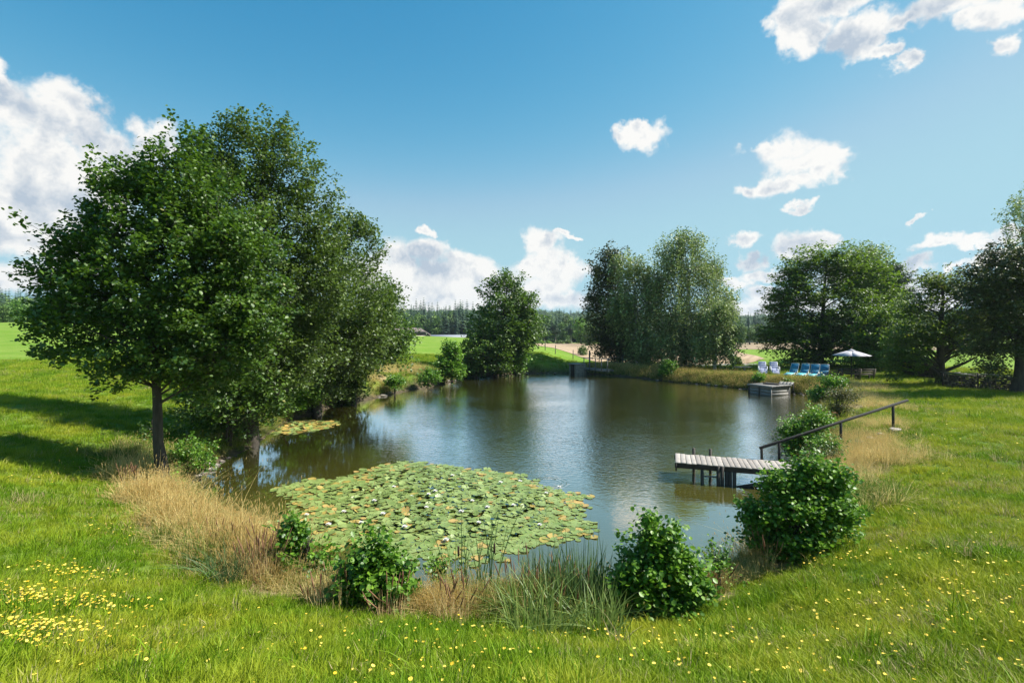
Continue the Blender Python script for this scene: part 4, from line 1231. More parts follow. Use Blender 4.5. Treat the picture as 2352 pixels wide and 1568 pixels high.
# ---------------------------------------------------------------- parasol, benches and table
def make_parasol():
    b = atg(1968, 872); b = on_ground(b.x, b.y + .6)
    D = b.y
    ctr = atD(1966, 815, D)
    root = empty('parasol', b)
    tag(root, 'pale lilac grey parasol open above the dark garden benches', 'parasol')
    ze = ctr.z - b.z; zt = atD(1966, 801, D).z - b.z
    R = 39 / 2.297 / FP * D
    mb = MB(); mb.tube([(0, 0, 0), (0, 0, zt - .02)], .025, 8); mb.build('pole', M['rail'], root, smooth=True)
    n = 8
    ang = [2 * math.pi * (k + .3) / n for k in range(n)]
    for k in range(n):
        a0, a1 = ang[k], ang[(k + 1) % n]
        V = []
        for t in (.17, .5, 1.0):
            z = ze + (zt - ze) * (1 - t) ** 1.05 * .93 + .012 * math.sin(t * 3.1)
            for a in (a0, (a0 + a1 + (2 * math.pi if a1 < a0 else 0)) / 2, a1):
                sag = .0 if a in (a0, a1) else -.02 * t
                f = math.cos(math.pi / n) if a not in (a0, a1) else 1
                V.append((math.cos(a) * R * t * f, math.sin(a) * R * t * f, z + sag))
        mb = MB(); mb.add(V, [(0, 3, 4, 1), (1, 4, 5, 2), (3, 6, 7, 4), (4, 7, 8, 5)])
        o = mb.build('canopy_panel', M['canvas'], root); sm = o.modifiers.new('cloth', 'SOLIDIFY'); sm.thickness = .006
    V = [(0, 0, zt + .02)] + [(math.cos(a) * R * .21, math.sin(a) * R * .21, zt - .10) for a in ang]
    mb = MB(); mb.add(V, [(0, k + 1, (k + 1) % n + 1) for k in range(n)]); o = mb.build('vent', M['canvas'], root); sm = o.modifiers.new('cloth', 'SOLIDIFY'); sm.thickness = .006
    for a in ang:
        mb = MB(); mb.tube([(0, 0, ze + .05), (math.cos(a) * R * .5, math.sin(a) * R * .5, ze + (zt - ze) * .42)], .008, 4); mb.build('rib', M['rail'], root)
    mb = MB(); mb.box((0, 0, .05), (.5, .5, .10)); mb.build('base', M['concrete'], root)
    return b
PB = make_parasol()

def make_bench(L):
    """backrest on the -y side, sitter looks to +y"""
    r = empty('garden_bench', (0, 0, 0))
    for i in range(3):
        mb = MB(); mb.box((0, -.26 - i * .03 * 0, 0), (L, .035, .10)); o = mb.build('back_slat', M['brownwood'], r); o.location = (0, -.03 * i, .54 + .145 * i)
    for i in range(3):
        mb = MB(); mb.box((0, 0, 0), (L, .13, .035)); o = mb.build('seat_slat', M['brownwood'], r); o.location = (0, -.14 + .15 * i, .44)
    for s in (-1, 1):
        x = s * (L / 2 - .14)
        mb = MB(); mb.bar((x, -.22, 0), (x, -.36, .90), .07, .09, up=(1, 0, 0)); mb.build('leg', M['brownwood'], r)
        mb = MB(); mb.bar((x, .20, 0), (x, .18, .43), .07, .09, up=(1, 0, 0)); mb.build('leg', M['brownwood'], r)
        mb = MB(); mb.bar((x, -.28, .40), (x, .24, .40), .06, .07); mb.build('seat_bearer', M['brownwood'], r)
    return r
bn = make_bench(1.35)
for i, (X, Y, rz, lab) in enumerate([(1985, 873, .06, 'dark timber garden bench under the parasol, right one, seen from behind'), (1949, 872, -.25, 'dark timber garden bench under the parasol, left one, turned a little to the table')]):
    c = bn if i == 0 else copy_tree(bn)
    p = atg(X, Y); c.location = p; c.rotation_euler = (0, 0, rz)
    tag(c, lab, 'bench', 'garden benches under the parasol')
def make_table():
    root = empty('garden_table', on_ground(PB.x - .1, PB.y + .35), .05)
    tag(root, 'dark timber garden table standing behind the two benches under the parasol', 'table')
    for i in range(5):
        mb = MB(); mb.box((0, 0, 0), (1.5, .13, .035)); o = mb.build('top_slat', M['brownwood'], root); o.location = (0, -.3 + .145 * i, .74)
    for s in (-1, 1):
        for t in (-1, 1):
            mb = MB(); mb.bar((s * .6, t * .38, 0), (s * .5, t * .18, .72), .07, .08, up=(1, 0, 0)); mb.build('leg', M['brownwood'], root)
make_table()

# ---------------------------------------------------------------- woodpiles
def end_grain_mat():
    m, N, b, out = new_mat('firewood')
    t = attr(N, 'tint')
    tc = N.node('ShaderNodeTexCoord').outputs['Object']
    n = N.noise(tc, 9, 4, .6)
    c = N.mix(t, (.055, .04, .028), (.26, .20, .14))
    c = N.mix(N.rng(n, .35, .7, 0, .5), c, (.045, .036, .028))
    N.l.new(c, b.inputs['Base Color']); b.inputs['Roughness'].default_value = .9
    return m
M['firewood'] = end_grain_mat()
def make_woodpile():
    a = atg(2168, 889); b = atg(2460, 905)
    ax = (b - a); ax.z = 0; L = ax.length; rz = math.atan2(ax.y, ax.x)
    root = empty('woodpile', a, rz)
    tag(root, 'long low stack of split firewood on the lawn under the right-hand trees', 'woodpile')
    rng = np.random.default_rng(8)
    parts = [(0, L * .30), (L * .31, L * .64), (L * .65, L)]
    dz = lambda x: gz(a.x + math.cos(rz) * x, a.y + math.sin(rz) * x) - a.z
    for s0, s1 in parts:
        mb = MB()
        hgt = rng.uniform(.78, .9)
        z = .10
        while z < hgt:
            x = s0 + rng.uniform(.02, .1)
            while x < s1 - .05:
                r = rng.uniform(.045, .085)
                n = int(rng.integers(3, 6)); an = rng.uniform(0, 6.28)
                y0 = rng.uniform(-.06, .04); tt = rng.uniform(0, 1) ** 1.5
                tilt = rng.normal() * .03
                g = dz(x)
                V = [(x + math.cos(an + 6.283 * k / n) * r + (tilt if yy else 0), yy * .42 + y0, g + z + math.sin(an + 6.283 * k / n) * r * .9) for yy in (0, 1) for k in range(n)]
                F = [(k, (k + 1) % n, n + (k + 1) % n, n + k) for k in range(n)]
                mb.add(V, F, tt * .5)
                mb.add([V[k] for k in range(n)] + [V[n + k] for k in range(n)], np.zeros((0, 3), int))
                base = mb.n - 2 * n
                mb.F.append(np.array([(base, base + k + 1, base + k) for k in range(1, n - 1)] + [(base + n, base + n + k, base + n + k + 1) for k in range(1, n - 1)])); mb.T.append(np.full(2 * (n - 2), tt))
                x += r * 1.75
            z += .115
        o = mb.build('split_logs', M['firewood'], root); o['kind'] = 'stuff'
    for i in range(26):
        x = rng.uniform(.2, L - .8); mb = MB(); l = rng.uniform(.5, 1.1)
        mb.box((0, 0, 0), (l, rng.uniform(.1, .2), .025), tint=rng.uniform(0, .3)); o = mb.build('cover_board', M['greyboard'], root)
        o.location = (x, rng.uniform(.05, .35), dz(x) + .93 + rng.uniform(-.03, .05)); o.rotation_euler = (rng.normal() * .1, rng.normal() * .08, rng.normal() * .25)
    for x in (-.03, L * .305, L * .645):
        mb = MB(); mb.bar((x, -.05, dz(x)), (x, -.05, dz(x) + 1.02), .07, .07, up=(0, 1, 0)); mb.build('stake', M['brownwood'], root)
make_woodpile()
def make_logpile():
    p = atg(2115, 856)
    root = empty('log_pile', p, .1)
    tag(root, 'small heap of pale split logs on the lawn left of the cherry trunk', 'woodpile')
    rnd = random.Random(4)
    for i in range(22):
        mb = MB(); l = rnd.uniform(.5, .9); r = rnd.uniform(.07, .12)
        mb.tube([(-l / 2, 0, 0), (l / 2, 0, 0)], [r, r * .9], 5, tint=rnd.random() * .6 + .4)
        o = mb.build('log', M['plank'], root)
        lay = i // 10
        o.location = (-1.6 + (i % 10) * .34 + lay * .2, rnd.uniform(-.3, .3), .1 + lay * .17); o.rotation_euler = (rnd.uniform(0, 3), rnd.uniform(-.15, .15), rnd.uniform(-.9, .9))
make_logpile()

# ---------------------------------------------------------------- stones along the water
def shore_stone(X, Y, s, seed, g):
    p = at(X, Y, .02)
    z = max(gz(p.x, p.y), -.02)
    o = rock('stone', M['stone'], s, seed, (p.x, p.y, z + s * .06), random.Random(seed).uniform(0, 3))
    tag(o, STONE_LABEL[g], 'stone', STONE_GROUP[g])
STONE_GROUP = {'a': 'stones by the alder trunk', 'b': 'stones on the far left point', 'c': 'stones along the far bank', 'd': 'stones near the box platform', 'e': 'stones under the far alder'}
STONE_LABEL = {'a': 'pale flat stone at the water edge right of the nearest alder trunk', 'b': 'pale rubble stone on the point left of the solitary far alder',
               'c': 'pale stone at the foot of the far bank below the birches', 'd': 'small whitish stone at the shore beside the box platform', 'e': 'pale stone at the waterline under and right of the solitary far alder'}
_r = random.Random(2)
for X, Y, s in [(497, 1068, .36), (484, 1078, .42), (468, 1086, .34), (455, 1096, .3), (475, 1070, .3), (510, 1058, .26), (446, 1104, .2), (525, 1050, .22), (540, 1045, .2)]: shore_stone(X, Y, s, _r.randrange(9999), 'a')
for X, Y, s in [(985, 884, .5), (1000, 882, .6), (1015, 879, .55), (1030, 876, .5), (1005, 876, .45), (990, 877, .4), (1045, 873, .4), (975, 887, .4), (882, 908, .55), (895, 904, .45), (870, 911, .3), (1020, 872, .35)]: shore_stone(X, Y, s, _r.randrange(9999), 'b')
for X, Y, s in [(1510, 872.5, .35), (1600, 881, .3), (1627, 883, .45), (1645, 885, .35), (1668, 887, .5), (1480, 869, .22)]: shore_stone(X, Y, s, _r.randrange(9999), 'c')
for k in range(26): shore_stone(1700 + _r.uniform(-8, 24), 891 + _r.uniform(0, 2), _r.uniform(.14, .26), _r.randrange(9999), 'd') if k < 10 else shore_stone(1808 + _r.uniform(0, 55), 900 + _r.uniform(-1, 6), _r.uniform(.13, .26), _r.randrange(9999), 'd')
for X, Y, s in [(1150, 861, .5), (1165, 859.5, .4), (1190, 858, .5), (1212, 857.5, .35), (1235, 857, .3), (1258, 857, .35), (1275, 857, .4), (1300, 857, .25)]: shore_stone(X, Y, s, _r.randrange(9999), 'e')

# ---------------------------------------------------------------- field fence
def make_fence():
    p0 = atg(1300, 818)
    root = empty('pasture_fence', p0)
    tag(root, 'sparse wire fence of thin posts between green meadow and stubble field', 'fence')
    pts = []
    for X, Y in [(1178, 795), (1221, 797), (1252, 804), (1275.5, 812), (1316, 824), (1376, 836), (1430, 842)]:
        q = atg(X, Y); pts.append(q)
        h = 1.15
        mb = MB(); mb.tube([q - p0 - Vector((0, 0, .1)), q - p0 + Vector((.03, 0, h))], .05, 5); mb.build('post', M['brownwood'], root)
    for hh in (.45, 1.0):
        mb = MB()
        for a, b in zip(pts[:-1], pts[1:]): mb.tube([a - p0 + Vector((0, 0, hh)), (a + b) / 2 - p0 + Vector((0, 0, hh - .06)), b - p0 + Vector((0, 0, hh))], .006, 3, cap=False)
        mb.build('wire', M['steel'], root)
make_fence()

# ---------------------------------------------------------------- barn and long roof beyond the left meadow
def roof_mat():
    m, N, b, out = new_mat('weathered_roof_tiles')
    P = N.node('ShaderNodeTexCoord').outputs['Object']
    n = N.noise(N.mapped(P, (1, 1, 6)), 3, 4, .6)
    N.l.new(N.mix(N.rng(n, .3, .7), (.15, .115, .105), (.26, .20, .185)), b.inputs['Base Color']); b.inputs['Roughness'].default_value = .85
    return m
M['roof'] = roof_mat()
M['render'] = plain_mat('pale_rendered_wall', (.62, .58, .53), .9, noise=.08, nscale=2)
M['lightroof'] = plain_mat('pale_metal_roof', (.42, .44, .47), .5, noise=.05)
M['shedroof'] = plain_mat('grey_shed_roof', (.22, .23, .25), .6, noise=.1)
M['darkwin'] = plain_mat('dark_glass', (.02, .022, .026), .15)
def gable_roof(mb, L, W, z, h, o_=.3):
    a = (L / 2 + o_); w = W / 2 + o_
    V = [(-a, -w, z - .05), (a, -w, z - .05), (a, w, z - .05), (-a, w, z - .05), (-a, 0, z + h), (a, 0, z + h)]
    mb.add(V, [(0, 1, 5, 4), (2, 3, 4, 5), (3, 2, 1, 0)]); mb.add([V[0], V[4], V[3], V[1], V[2], V[5]], [(0, 1, 2), (3, 4, 5)])
def make_barn():
    D = 150.
    p = atD(930, 772, D)
    zg = gz(p.x, p.y)
    root = empty('barn', (p.x, p.y, zg), .15)
    tag(root, 'barn with steep brownish gable roof showing behind the left meadow ridge', 'barn')
    ze = atD(930, 774, D).z - zg; zr = atD(930, 752, D).z - zg
    ze = max(ze, .6)
    mb = MB(); mb.box((0, 0, ze / 2 - 1), (15, 8, ze + 2)); mb.build('wall', M['render'], root)
    # hipped roof: ridge shorter than the eaves
    a, w, z, h = 7.6, 4.3, ze, zr - ze
    V = [(-a, -w, z), (a, -w, z), (a, w, z), (-a, w, z), (-a + 3.2, 0, z + h), (a - 3.2, 0, z + h)]
    mb = MB(); mb.add(V, [(0, 1, 5, 4), (2, 3, 4, 5), (3, 2, 1, 0)]); mb.add([V[0], V[4], V[3], V[1], V[2], V[5]], [(0, 1, 2), (3, 4, 5)])
    rf = mb.build('roof', M['roof'], root)
    mb = MB(); mb.box((2.2, -w * .55, z + h * .48), (1.2, .5, .7)); mb.build('roof_window', M['lightroof'], rf)
    q = atD(1018, 772, D)
    zg = gz(q.x, q.y)
    r2 = empty('long_shed', (q.x, q.y, zg), .03)
    tag(r2, 'long low shed with pale roof right of the barn behind the ridge', 'shed')
    z1 = atD(1018, 769.5, D).z - zg; z0 = atD(1018, 773.5, D).z - zg
    Lh = 100 / 2.297 / FP * D
    mb = MB(); mb.box((0, 0, z1 / 2 - 1.2), (Lh, 8, z1 + 1.6)); mb.build('wall', M['darkwin'], r2)
    mb = MB(); mb.box((0, -.2, z1 - .25), (Lh + .6, 9, .35), Matrix.Rotation(.05, 3, 'X')); mb.build('roof', M['shedroof'], r2)
    mb = MB(); mb.box((2, -5.2, z1 - 1.5), (Lh * .8, .4, 1.2)); mb.build('front_panel', M['greyboard'], r2)
make_barn()

def make_car():
    D = 240.
    p = atD(1724, 786, D); zg = gz(p.x, p.y)
    root = empty('parked_car', (p.x, p.y, max(zg, p.z)), .05)
    tag(root, 'pale silver car far off at the field edge between birches and hornbeam', 'car')
    prof = [(-2.2, .35), (-2.2, .85), (-1.5, .95), (-.8, 1.42), (.9, 1.45), (1.7, .98), (2.2, .85), (2.2, .35)]
    mb = MB(); n = len(prof)
    V = [(x, y, z) for y in (-.85, .85) for x, z in prof]
    mb.add(V, [(k, (k + 1) % n, n + (k + 1) % n, n + k) for k in range(n)])
    V2 = np.array(V)
    mb.add(V2, [(0, k, k + 1) for k in range(1, n - 1)] + [(n, n + k + 1, n + k) for k in range(1, n - 1)])
    bevel(mb.build('body', M['lightroof'], root), .06)
    mb = MB(); mb.add([(-.95, -.87, .98), (1.4, -.87, .98), (.8, -.87, 1.36), (-.65, -.87, 1.34)], [(0, 1, 2, 3)]); mb.build('side_window', M['darkwin'], root)
    for s in (-1.35, 1.35):
        mb = MB(); mb.tube([(s, -.9, .33), (s, .9, .33)], .33, 14); mb.build('wheel', M['rail'], root)
make_car()

# ============================================================ distant trees that can be told apart
def far_tree(label, X, Ytop, Ybase, rx, D, mat, seed, group=None, kind='round', cat='tree', name='field_tree'):
    u = X / 2.297
    x = (u - 512) / FP * D
    b = on_ground(x, D)
    h = (Ybase - Ytop)
    n = 150
    if kind == 'round':
        lb = [lobe(X, Ytop + h * .28, D, rx * .7, h * .26), lobe(X - rx * .3, Ytop + h * .5, D, rx * .7, h * .28), lobe(X + rx * .35, Ytop + h * .52, D, rx * .65, h * .26), lobe(X, Ytop + h * .75, D, rx * .85, h * .22)]
        grow(name, label, cat, b, lb, n, 22, .5 * D / 200, M[mat], M['bark'], seed, tr=.25, twig=.6, spread=.6 * D / 200, limbs=8, rag=.1, twigr=.0, group=group, fork=.1)
    else:
        lb = [lobe(X, Ytop + h * .16, D, rx * .5, h * .12), lobe(X - rx * .3, Ytop + h * .3, D, rx * .65, h * .1), lobe(X + rx * .3, Ytop + h * .36, D, rx * .7, h * .1), lobe(X, Ytop + h * .5, D, rx * .7, h * .1)]
        grow('pine_tree', label, cat, b, lb, 90, 24, .42 * D / 200, M['pine'], M['bark_pale'], seed, tr=.28, twig=.6, spread=.5 * D / 200, flat=.5, limbs=10, rag=.12, twigr=.0, group=group, fork=.2)
for i, (X, Yt, Yb, rx, D, mt, kd, lab) in enumerate([
    (1232, 735, 792, 14, 195, 'farleaf', 'round', 'round field-edge tree just right of the solitary far alder'),
    (1250, 744, 792, 15, 200, 'pine', 'pine', 'pine with bare trunk at the field edge, left of the two pines'),
    (1275, 742, 790, 16, 205, 'pine', 'pine', 'reddish trunked pine at the far side of the stubble field'),
    (1292, 738, 790, 16, 212, 'farleaf', 'round', 'bushy tree between the far pines and the birch group'),
    (1312, 742, 790, 15, 200, 'pine', 'pine', 'dark pine standing left of the bright green tree at the field edge'),
    (1335, 725, 795, 20, 180, 'shrub', 'round', 'bright green tree at the stubble field edge beside the dark low-branched tree'),
    (1300, 722, 780, 13, 250, 'alder2', 'round', 'rounded treetop rising behind the pines at the field edge'),
    (1353, 738, 800, 14, 160, 'farleaf', 'round', 'pale leafy tree peeping out left of the dark low-branched tree'),
    (1700, 738, 786, 14, 190, 'farleaf', 'round', 'leafy tree right of the tallest birch at the far field'),
    (1722, 752, 785, 14, 200, 'farleaf', 'round', 'round light green tree behind the far parked car'),
    (1740, 744, 788, 13, 215, 'alder2', 'round', 'darker tree between the light green tree and the hornbeam'),
    (6, 702, 739, 20, 120, 'farleaf', 'round', 'olive green hedge bush at the left edge on the meadow ridge'),
    (38, 690, 740, 17, 135, 'shrub', 'round', 'bright green hedge tree on the ridge left of the leaning alder'),
    (78, 700, 742, 20, 140, 'farleaf', 'round', 'hedge tree on the ridge partly behind the leaning alder'),
    (118, 704, 744, 20, 140, 'alder', 'round', 'hedge bush on the ridge hidden behind the left tips of the leaning alder'),
    (1690, 822, 842, 10, 56, 'alder2', 'round', 'small shrub on the strip by the second pond left of the striped chairs'),
    (2090, 760, 842, 36, 70, 'farleaf', 'round', 'bushy tree behind the cherry tree, left of its trunk'),
    (2230, 770, 830, 34, 75, 'alder2', 'round', 'bushy tree behind the cherry tree, right of its trunk'),
    (2330, 780, 830, 40, 85, 'alder2', 'round', 'hedge tree far behind the woodpile at the right edge')]):
    far_tree(lab, X, Yt, Yb, rx, D, mt, 100 + i, kind=kd)
for i, (X, Yt, Yb, rx) in enumerate([(1240, 782, 793, 12), (1262, 783, 793, 10), (1285, 782, 792, 9), (1305, 780, 792, 9)]):
    D = 188
    x = (X / 2.297 - 512) / FP * D
    grow('hedge_bush', ['low round bush on the far edge of the stubble field, leftmost', 'low bush at the foot of the bare-trunked pine', 'low bush at the foot of the reddish pine', 'low bush at the foot of the dark pine'][i], 'shrub', on_ground(x, D),
         [lobe(X, (Yt + Yb) / 2, D, rx, 5)], 40, 16, .4, M['shrub' if i < 2 else 'alder2'], M['bark'], 140 + i, tr=.05, twig=.3, spread=.4, limbs=4, stems=2, twigr=0, fork=.1)

# ============================================================ instanced masses
def instancer(name, protos, P, rot, scl, pick, attrs=None, label=None, cat=None):
    """one object of kind stuff: copies of the prototypes on points"""
    lib = bpy.data.collections.new(name + '_kinds')
    for i, p in enumerate(protos):
        p.name = '%s_%02d' % (p.name.split('.')[0], i)
        lib.objects.link(p)
    me = bpy.data.meshes.new(name)
    n = len(P)
    me.vertices.add(n); me.vertices.foreach_set('co', np.asarray(P, np.float32).ravel())
    for k, v in dict(scl=scl, **(attrs or {})).items():
        a = me.attributes.new(k, 'FLOAT', 'POINT'); a.data.foreach_set('value', np.asarray(v, np.float32))
    a = me.attributes.new('rot', 'FLOAT_VECTOR', 'POINT'); a.data.foreach_set('vector', np.asarray(rot, np.float32).ravel())
    a = me.attributes.new('pick', 'INT', 'POINT'); a.data.foreach_set('value', np.asarray(pick, np.int32))
    o = bpy.data.objects.new(name, me); COL.objects.link(o)
    ng = bpy.data.node_groups.new(name, 'GeometryNodeTree')
    ng.interface.new_socket('Geometry', in_out='INPUT', socket_type='NodeSocketGeometry')
    ng.interface.new_socket('Geometry', in_out='OUTPUT', socket_type='NodeSocketGeometry')
    nn = ng.nodes; L = ng.links
    gi = nn.new('NodeGroupInput'); go = nn.new('NodeGroupOutput')
    iop = nn.new('GeometryNodeInstanceOnPoints')
    ci = nn.new('GeometryNodeCollectionInfo'); ci.inputs[0].default_value = lib
    ci.inputs['Separate Children'].default_value = True; ci.inputs['Reset Children'].default_value = True
    def na(nm, ty):
        q = nn.new('GeometryNodeInputNamedAttribute'); q.data_type = ty; q.inputs[0].default_value = nm; return q.outputs[0]
    e2r = nn.new('FunctionNodeEulerToRotation'); L.new(na('rot', 'FLOAT_VECTOR'), e2r.inputs[0])
    L.new(gi.outputs[0], iop.inputs['Points']); L.new(ci.outputs[0], iop.inputs['Instance'])
    iop.inputs['Pick Instance'].default_value = True
    L.new(na('pick', 'INT'), iop.inputs['Instance Index']); L.new(e2r.outputs[0], iop.inputs['Rotation'])
    L.new(na('scl', 'FLOAT'), iop.inputs['Scale'])
    L.new(iop.outputs[0], go.inputs[0])
    md = o.modifiers.new('scatter', 'NODES'); md.node_group = ng
    tag(o, label, cat, kind='stuff')
    return o

def blade_mb(rng, n, radius, h, w, lean=.5, segs=3, curl=.5, hvar=.35, tint=None, mb=None, seed_head=None):
    mb = mb or MB()
    a = rng.uniform(0, 6.283, n); r = radius * np.sqrt(rng.uniform(0, 1, n))
    bx, by = np.cos(a) * r, np.sin(a) * r
    ld = a + rng.normal(size=n) * .9
    H = h * (1 + rng.normal(size=n) * hvar).clip(.35, 1.8)
    ln = np.abs(rng.normal(size=n)) * lean * H
    fc = rng.uniform(0, 6.283, n)
    wx, wy = np.cos(fc) * w * .5, np.sin(fc) * w * .5
    rows = []
    for i in range(segs + 1):
        t = i / segs
        x = bx + np.cos(ld) * ln * t ** 1.8; y = by + np.sin(ld) * ln * t ** 1.8
        z = H * (t - curl * np.minimum(ln / H, 1.) * t ** 2.6 * .6)
        k = (1 - t ** 2.2) * 1 + .06
        rows.append(np.stack([x - wx * k, y - wy * k, z], 1)); rows.append(np.stack([x + wx * k, y + wy * k, z], 1))
    R = np.stack(rows, 1)
    nv = 2 * (segs + 1)
    F = np.array([(2 * i, 2 * i + 1, 2 * i + 3, 2 * i + 2) for i in range(segs)])
    FF = F[None] + (np.arange(n) * nv)[:, None, None]
    ti = rng.uniform(0, 1, n) if tint is None else np.clip(tint + rng.normal(size=n) * .15, 0, 1)
    mb.add(R.reshape(-1, 3), FF.reshape(-1, 4), np.repeat(ti, segs))
    if seed_head:
        ln_, wd = seed_head
        top = (rows[-1] + rows[-2]) / 2
        m = rng.uniform(0, 1, n) < .8
        T = top[m]; k = len(T)
        dx = np.cos(ld[m]) * .35; dy = np.sin(ld[m]) * .35
        L_ = ln_ * rng.uniform(.6, 1.3, k)
        for ang in (0, 1.57):
            ex, ey = math.cos(ang) * wd, math.sin(ang) * wd
            V = np.stack([T + np.array([0, 0, -.01]), T + np.stack([dx * L_ * .5 + ex, dy * L_ * .5 + ey, L_ * .45], 1), T + np.stack([dx * L_, dy * L_, L_ * .85], 1), T + np.stack([dx * L_ * .5 - ex, dy * L_ * .5 - ey, L_ * .45], 1)], 1)
            mb.add(V.reshape(-1, 3), np.arange(k * 4).reshape(-1, 4), 1.0)
    return mb

def grass_mat(name, pal, drypal, tr=.35, head=None, rough=.55):
    """pal: dark / light green; drypal: two straw colours; the point attribute 'dry' of each tuft mixes them"""
    m, N, b, out = new_mat(name)
    t = attr(N, 'tint')
    dr = attr(N, 'dry', 'INSTANCER'); hue = attr(N, 'hue', 'INSTANCER')
    g = N.mix(t, pal[0], pal[1])
    g = N.mix(hue, g, pal[2])
    d = N.mix(t, drypal[0], drypal[1])
    k = N.math('ADD', dr, N.math('MULTIPLY', N.math('SUBTRACT', t, .5), .7))
    c = N.mix(N.rng(k, .35, .6), g, d)
    if head: c = N.mix(N.math('GREATER_THAN', t, .995), c, head)
    N.l.new(c, b.inputs['Base Color']); b.inputs['Roughness'].default_value = rough
    b.inputs['Specular IOR Level'].default_value = .15
    tb = N.node('ShaderNodeBsdfTranslucent'); N.l.new(c, tb.inputs[0])
    mx = N.node('ShaderNodeMixShader'); mx.inputs[0].default_value = tr
    N.l.new(b.outputs[0], mx.inputs[1]); N.l.new(tb.outputs[0], mx.inputs[2]); N.l.new(mx.outputs[0], out.inputs[0])
    return m
M['grass'] = grass_mat('lawn_blades', ((.060, .145, .005), (.225, .375, .012), (.38, .41, .03)), ((.30, .23, .10), (.52, .42, .22)))
M['tuft'] = grass_mat('bank_grass_blades', ((.060, .130, .018), (.170, .270, .040), (.30, .33, .06)), ((.50, .38, .12), (.88, .72, .33)), head=(.64, .48, .20))
M['sedge'] = grass_mat('sedge_blades', ((.018, .045, .014), (.055, .105, .034), (.10, .15, .04)), ((.24, .20, .10), (.4, .33, .2)), rough=.4)

rng = np.random.default_rng(77)
def sun_clear(x, y): return None

def polar_points(n, r0, r1, power, azmax=64, zmin=.12):
    """points around the camera, thinner with distance: density ~ r^-power"""
    u = rng.uniform(0, 1, n); e = 2 - power
    r = (r0 ** e + u * (r1 ** e - r0 ** e)) ** (1 / e)
    a = np.radians(rng.uniform(-azmax, azmax, n))
    x, y = np.sin(a) * r, np.cos(a) * r
    z, d = ground_h(x, y, True)
    return x, y, z, d, r

def noise2(x, y, s, seed=0):
    """cheap smooth value field 0..1"""
    p = np.random.default_rng(seed).uniform(0, 6.28, (5, 3))
    v = 0
    for i, (a, b, c) in enumerate(p):
        f = s * 1.7 ** (i * .6)
        v = v + np.sin((x * math.cos(a) + y * math.sin(a)) * f + b + 1.5 * np.sin((x * math.sin(a) - y * math.cos(a)) * f * .7 + c))
    return .5 + v / 10

# fine lawn
protos = [blade_mb(np.random.default_rng(200 + i), 52, .12, .052 + .014 * (i % 3), .0068, lean=.8, segs=2).build('lawn_tuft', M['grass'], link=False) for i in range(6)]
x, y, z, d, r = polar_points(105000, 2.2, 62, 1.45)
dry = dryness(x, y)
keep = (d > .25 + .3 * rng.uniform(0, 1, len(x))) & ~((dry > .5) & (rng.uniform(0, 1, len(x)) < .6))
d2 = sdist(POND2, x, y); keep &= d2 > .2
x, y, z, d, r, dry = [q[keep] for q in (x, y, z, d, r, dry)]
n = len(x)
hue = np.clip(noise2(x, y, 1.1, 3) * 1.5 - .38 + rng.normal(size=n) * .13 + .25 * (x > 0) * np.clip((x / np.maximum(y, 1)), 0, 1), 0, 1)
tall = .5 * noise2(x, y, 2.2, 5) + .5 * noise2(x, y, 5.1, 6)
scl = (1 + .85 * np.clip((r - 6) / 25, 0, 1.6)) * (.5 + 1.25 * tall ** 2) * rng.uniform(.75, 1.3, n)
dd = np.clip(dry * .8 + np.where(x > 1, 1.1, .7) * (.6 * noise2(x, y, .9, 9) + .4 * noise2(x, y, 3.3, 10) - .50) + .16 * rng.normal(size=n), 0, 1)
instancer('lawn_grass', protos, np.stack([x, y, z - .005], 1), np.stack([rng.normal(size=n) * .12, rng.normal(size=n) * .12, rng.uniform(0, 6.28, n)], 1), scl, rng.integers(0, 6, n),
          dict(dry=dd, hue=hue), 'bright green meadow grass covering the banks and the lawn', 'grass')

# taller coarse tufts in the foreground meadow
protos = [blade_mb(np.random.default_rng(220 + i), 30, .10, .12 + .02 * i, .0075, lean=.7, segs=3).build('coarse_tuft', M['grass'], link=False) for i in range(4)]
x, y, z, d, r = polar_points(3600, 2.4, 30, 1.2)
k = (d > .3) & (noise2(x, y, 1.6, 12) > .5)
x, y, z, d, r = [q[k] for q in (x, y, z, d, r)]; n = len(x)
instancer('coarse_meadow_grass', protos, np.stack([x, y, z - .01], 1), np.stack([rng.normal(size=n) * .1, rng.normal(size=n) * .1, rng.uniform(0, 6.28, n)], 1), rng.uniform(.55, 1.25, n) * (1 + r / 60), rng.integers(0, 4, n),
          dict(dry=np.clip(dryness(x, y) * .7 + (rng.uniform(0, 1, n) < .08) * .6, 0, 1), hue=rng.uniform(-.1, .15, n)), 'taller coarse grass tufts scattered through the meadow', 'grass')

# bank vegetation: points along the shoreline with zones
def shore_points(n, dmin, dmax, seed, zone=None):
    g = np.random.default_rng(seed)
    A = POND; B = np.roll(POND, -1, 0)
    L = np.linalg.norm(B - A, axis=1)
    c0 = (A + B) / 2
    w = L / np.maximum(np.hypot(c0[:, 0], c0[:, 1]), 6) ** 1.1
    if zone is not None: w = w * zone(c0[:, 0], c0[:, 1])
    i = g.choice(len(A), n, p=w / w.sum())
    t = g.uniform(0, 1, n)[:, None]
    P = A[i] * (1 - t) + B[i] * t
    nr = np.stack([(B - A)[i][:, 1], -(B - A)[i][:, 0]], 1); nr /= np.linalg.norm(nr, axis=1)[:, None]
    s = sdist(POND, P[:, 0] + nr[:, 0] * .05, P[:, 1] + nr[:, 1] * .05)
    nr *= np.sign(s)[:, None]
    dd_ = g.uniform(dmin, dmax, n)
    P = P + nr * dd_[:, None]
    return P[:, 0], P[:, 1], g

